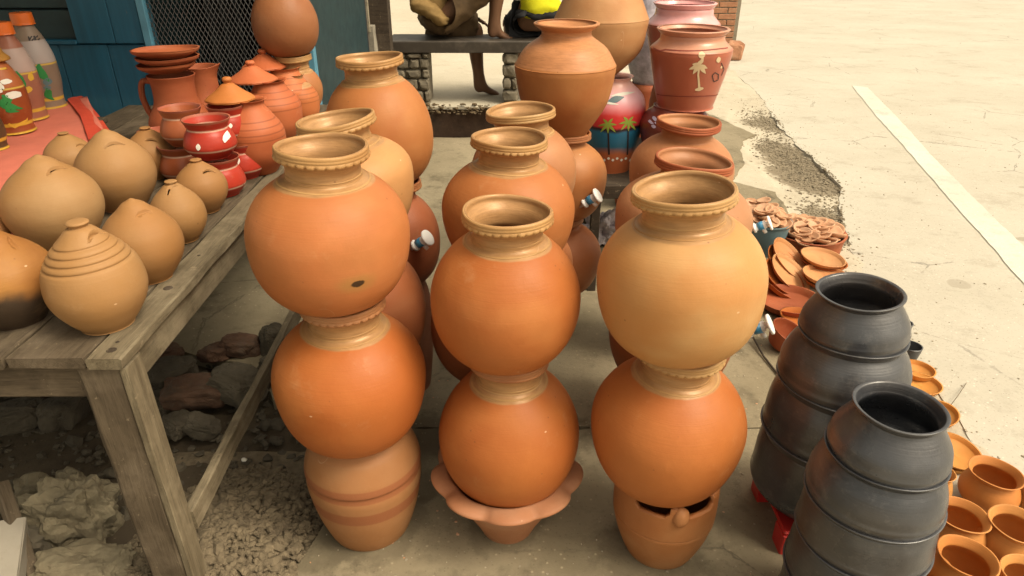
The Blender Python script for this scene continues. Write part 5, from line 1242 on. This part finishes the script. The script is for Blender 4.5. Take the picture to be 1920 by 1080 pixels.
def person(label, hip, face, lean, knees, ankles, shirt, shorts, hem=.55, sleeve=True, hands=None):
    """hip: world point of the pelvis; face: unit vector the person looks along; knees, ankles: world points (two each)"""
    root = root_at('person', label, 'person', (hip.x, hip.y, ZB))
    L = lambda p: Vector(p)-root.location
    f = Vector(face).normalized(); s_ = Vector((0, 0, 1)).cross(f).normalized(); up = (Vector((0, 0, 1))+f*lean).normalized()
    P0 = Vector(hip); wst = P0+up*.17; ch = P0+up*.38; sh = P0+up*.50; nk = P0+up*.57+f*.01; hd = P0+up*.68+f*.03; hr = P0+up*.76+f*.03
    P = [P0, wst, ch, sh, nk, hd, hr]; E = [(0, 1), (1, 2), (2, 3), (3, 4), (4, 5), (5, 6)]; Rr = [(.145, .12), (.13, .10), (.155, .11), (.10, .075), (.055, .055), (.085, .098), (.070, .085)]
    hj = [P0+s_*.09+f*.04, P0-s_*.09+f*.04]
    for i in range(2):
        b0 = len(P); kn, an = Vector(knees[i]), Vector(ankles[i]); ft = (f*.9+Vector((0, 0, -.25))).normalized()
        P += [hj[i], kn, kn.lerp(an, .35)-f*.02, an, an-f*.035+Vector((0, 0, -.055)), an+ft*.08+Vector((0, 0, -.035)), an+ft*.17+Vector((0, 0, -.045))]
        E += [(0, b0), (b0, b0+1), (b0+1, b0+2), (b0+2, b0+3), (b0+3, b0+4), (b0+3, b0+5), (b0+5, b0+6)]; Rr += [.092, .068, .066, .038, .030, (.042, .030), (.042, .018)]
    hands = hands or [knees[0], knees[1]]
    for i, sg in enumerate((1, -1)):
        b0 = len(P); so = sh+s_*.17*sg; ha = Vector(hands[i])+Vector((0, 0, .07)); el = so.lerp(ha, .5)+s_*.07*sg-up*.06
        P += [so, el, ha]; E += [(3, b0), (b0, b0+1), (b0+1, b0+2)]; Rr += [.052, .038, .027]
    bme_ = skin_mesh([L(p) for p in P], E, Rr, 2); link('body', bme_, M['skin'], root)
    # five fingers on each hand
    for i, sg in enumerate((1, -1)):
        ha = Vector(hands[i])+Vector((0, 0, .07)); d = (f*.8+Vector((0, 0, -.5))).normalized(); sd_ = d.cross(Vector((0, 0, 1))).normalized()
        fp = [ha, ha+d*.05]; fe = [(0, 1)]; fr = [(.028, .016), (.034, .014)]
        for k_ in range(4):
            b0 = len(fp); ba_ = ha+d*.085+sd_*(k_-1.5)*.019; ln = (.07, .08, .074, .056)[k_]
            fp += [ba_, ba_+d*ln*.5+Vector((0, 0, -.008)), ba_+d*ln*.85+Vector((0, 0, -.026))]; fe += [(1, b0), (b0, b0+1), (b0+1, b0+2)]; fr += [.0095, .0085, .007]
        b0 = len(fp); fp += [ha+d*.03-sd_*sg*.035, ha+d*.065-sd_*sg*.05]; fe += [(0, b0), (b0, b0+1)]; fr += [.011, .009]
        link('hand', skin_mesh([L(p) for p in fp], fe, fr, 1), M['skin'], root)
    # head details
    eh = hd+f*.088+up*.015
    for sg in (1, -1):
        link('eye', rock_mesh(.012, .012, .010, 1, 2, 0), M['p_white'], root, L(eh+s_*.032*sg-f*.006))
        link('ear', rock_mesh(.012, .018, .03, 2, 2, .1), M['skin'], root, L(hd+s_*.088*sg))
    link('nose', rock_mesh(.014, .014, .022, 1, 2, .05), M['skin'], root, L(eh-up*.025+f*.004))
    link('mouth', rock_mesh(.018, .018, .006, 1, 2, .05), M['cloth_red'] if False else M['brown_cloth'], root, L(eh-up*.062-f*.004))
    link('hair', rock_mesh(.100, .100, .085, 4, 4, .06), M['hair'], root, L(hd+up*.055-f*.018))
    # clothes
    sp = [P0-up*.02, wst, ch, sh, sh+up*.035]; se = [(0, 1), (1, 2), (2, 3), (3, 4)]; sr = [(.20, .17), (.155, .125), (.172, .130), (.125, .095), (.07, .07)]
    for i, sg in enumerate((1, -1)):
        b0 = len(sp); so = sh+s_*.17*sg; ha = Vector(hands[i])+Vector((0, 0, .07)); el = so.lerp(ha, .5)+s_*.07*sg-up*.06
        sp += [so, so.lerp(el, .75)]; se += [(3, b0), (b0, b0+1)]; sr += [.072, .062]
    link('shirt', skin_mesh([L(p) for p in sp], se, sr, 3, .014, 3, 11), M[shirt], root)
    tp = [P0+up*.03, P0-up*.02]; te = [(0, 1)]; tr = [(.20, .17), (.21, .15)]
    for i in range(2):
        b0 = len(tp); kn = Vector(knees[i]); tp += [hj[i], hj[i].lerp(kn, hem), hj[i].lerp(kn, min(1, hem+.4))]; te += [(1, b0), (b0, b0+1), (b0+1, b0+2)]; tr += [.135, .125, .105]
        if i == 1 and hem > .85: tp += [kn, kn.lerp(Vector(ankles[i]), .85)]; te += [(b0+2, b0+3), (b0+3, b0+4)]; tr += [.10, .085]
    link('trousers', skin_mesh([L(p) for p in tp], te, tr, 3, .016, 11, 12), M[shorts], root)
    return root, L
zs_ = ZB
h1 = at(812, 46, 5.72); h1 = Vector((h1.x, 5.72, ZB+.125))
k1a = Vector((at(893, 50, 5.84).x, 5.90, ZB+.05)); a1a = Vector((at(900, 172, 5.86).x, 5.86, TZ+.085))
k1b = Vector((at(945, -70, 5.62).x, 5.64, ZB+.50)); a1b = Vector((at(925, 60, 5.66).x, 5.66, ZB+.07))
pr1, L1 = person('person in brown trousers and tan shirt seated on the bench, one bare foot down', h1, (1, .25, 0), .12, [k1a, k1b], [a1a, a1b], 'tan_cloth', 'brown_cloth', .9)
# loose cloth tucked at the waist
link('waist_cloth', skin_mesh([L1(h1+Vector(q)) for q in ((-.16, -.12, .14), (-.04, -.17, .12), (.06, -.17, .05), (.13, -.16, -.02))], [(0, 1), (1, 2), (2, 3)], [(.09, .07), (.085, .06), (.08, .055), (.07, .05)], 3, .012, 5, 16), M['tan_cloth'], pr1)
h2 = at(1012, 46, 5.66); h2 = Vector((h2.x, 5.68, ZB+.13))
k2a = Vector((h2.x-.24, 6.02, ZB+.06)); a2a = Vector((h2.x-.10, 6.12, TZ+.09)); k2b = Vector((h2.x+.20, 6.06, ZB+.06)); a2b = Vector((h2.x+.18, 6.14, TZ+.09))
person('person in a crumpled yellow shirt seated on the bench, back turned', h2, (-.15, 1, 0), .12, [k2b, k2a], [a2b, a2a], 'yellow_cloth', 'black_cloth', .8)
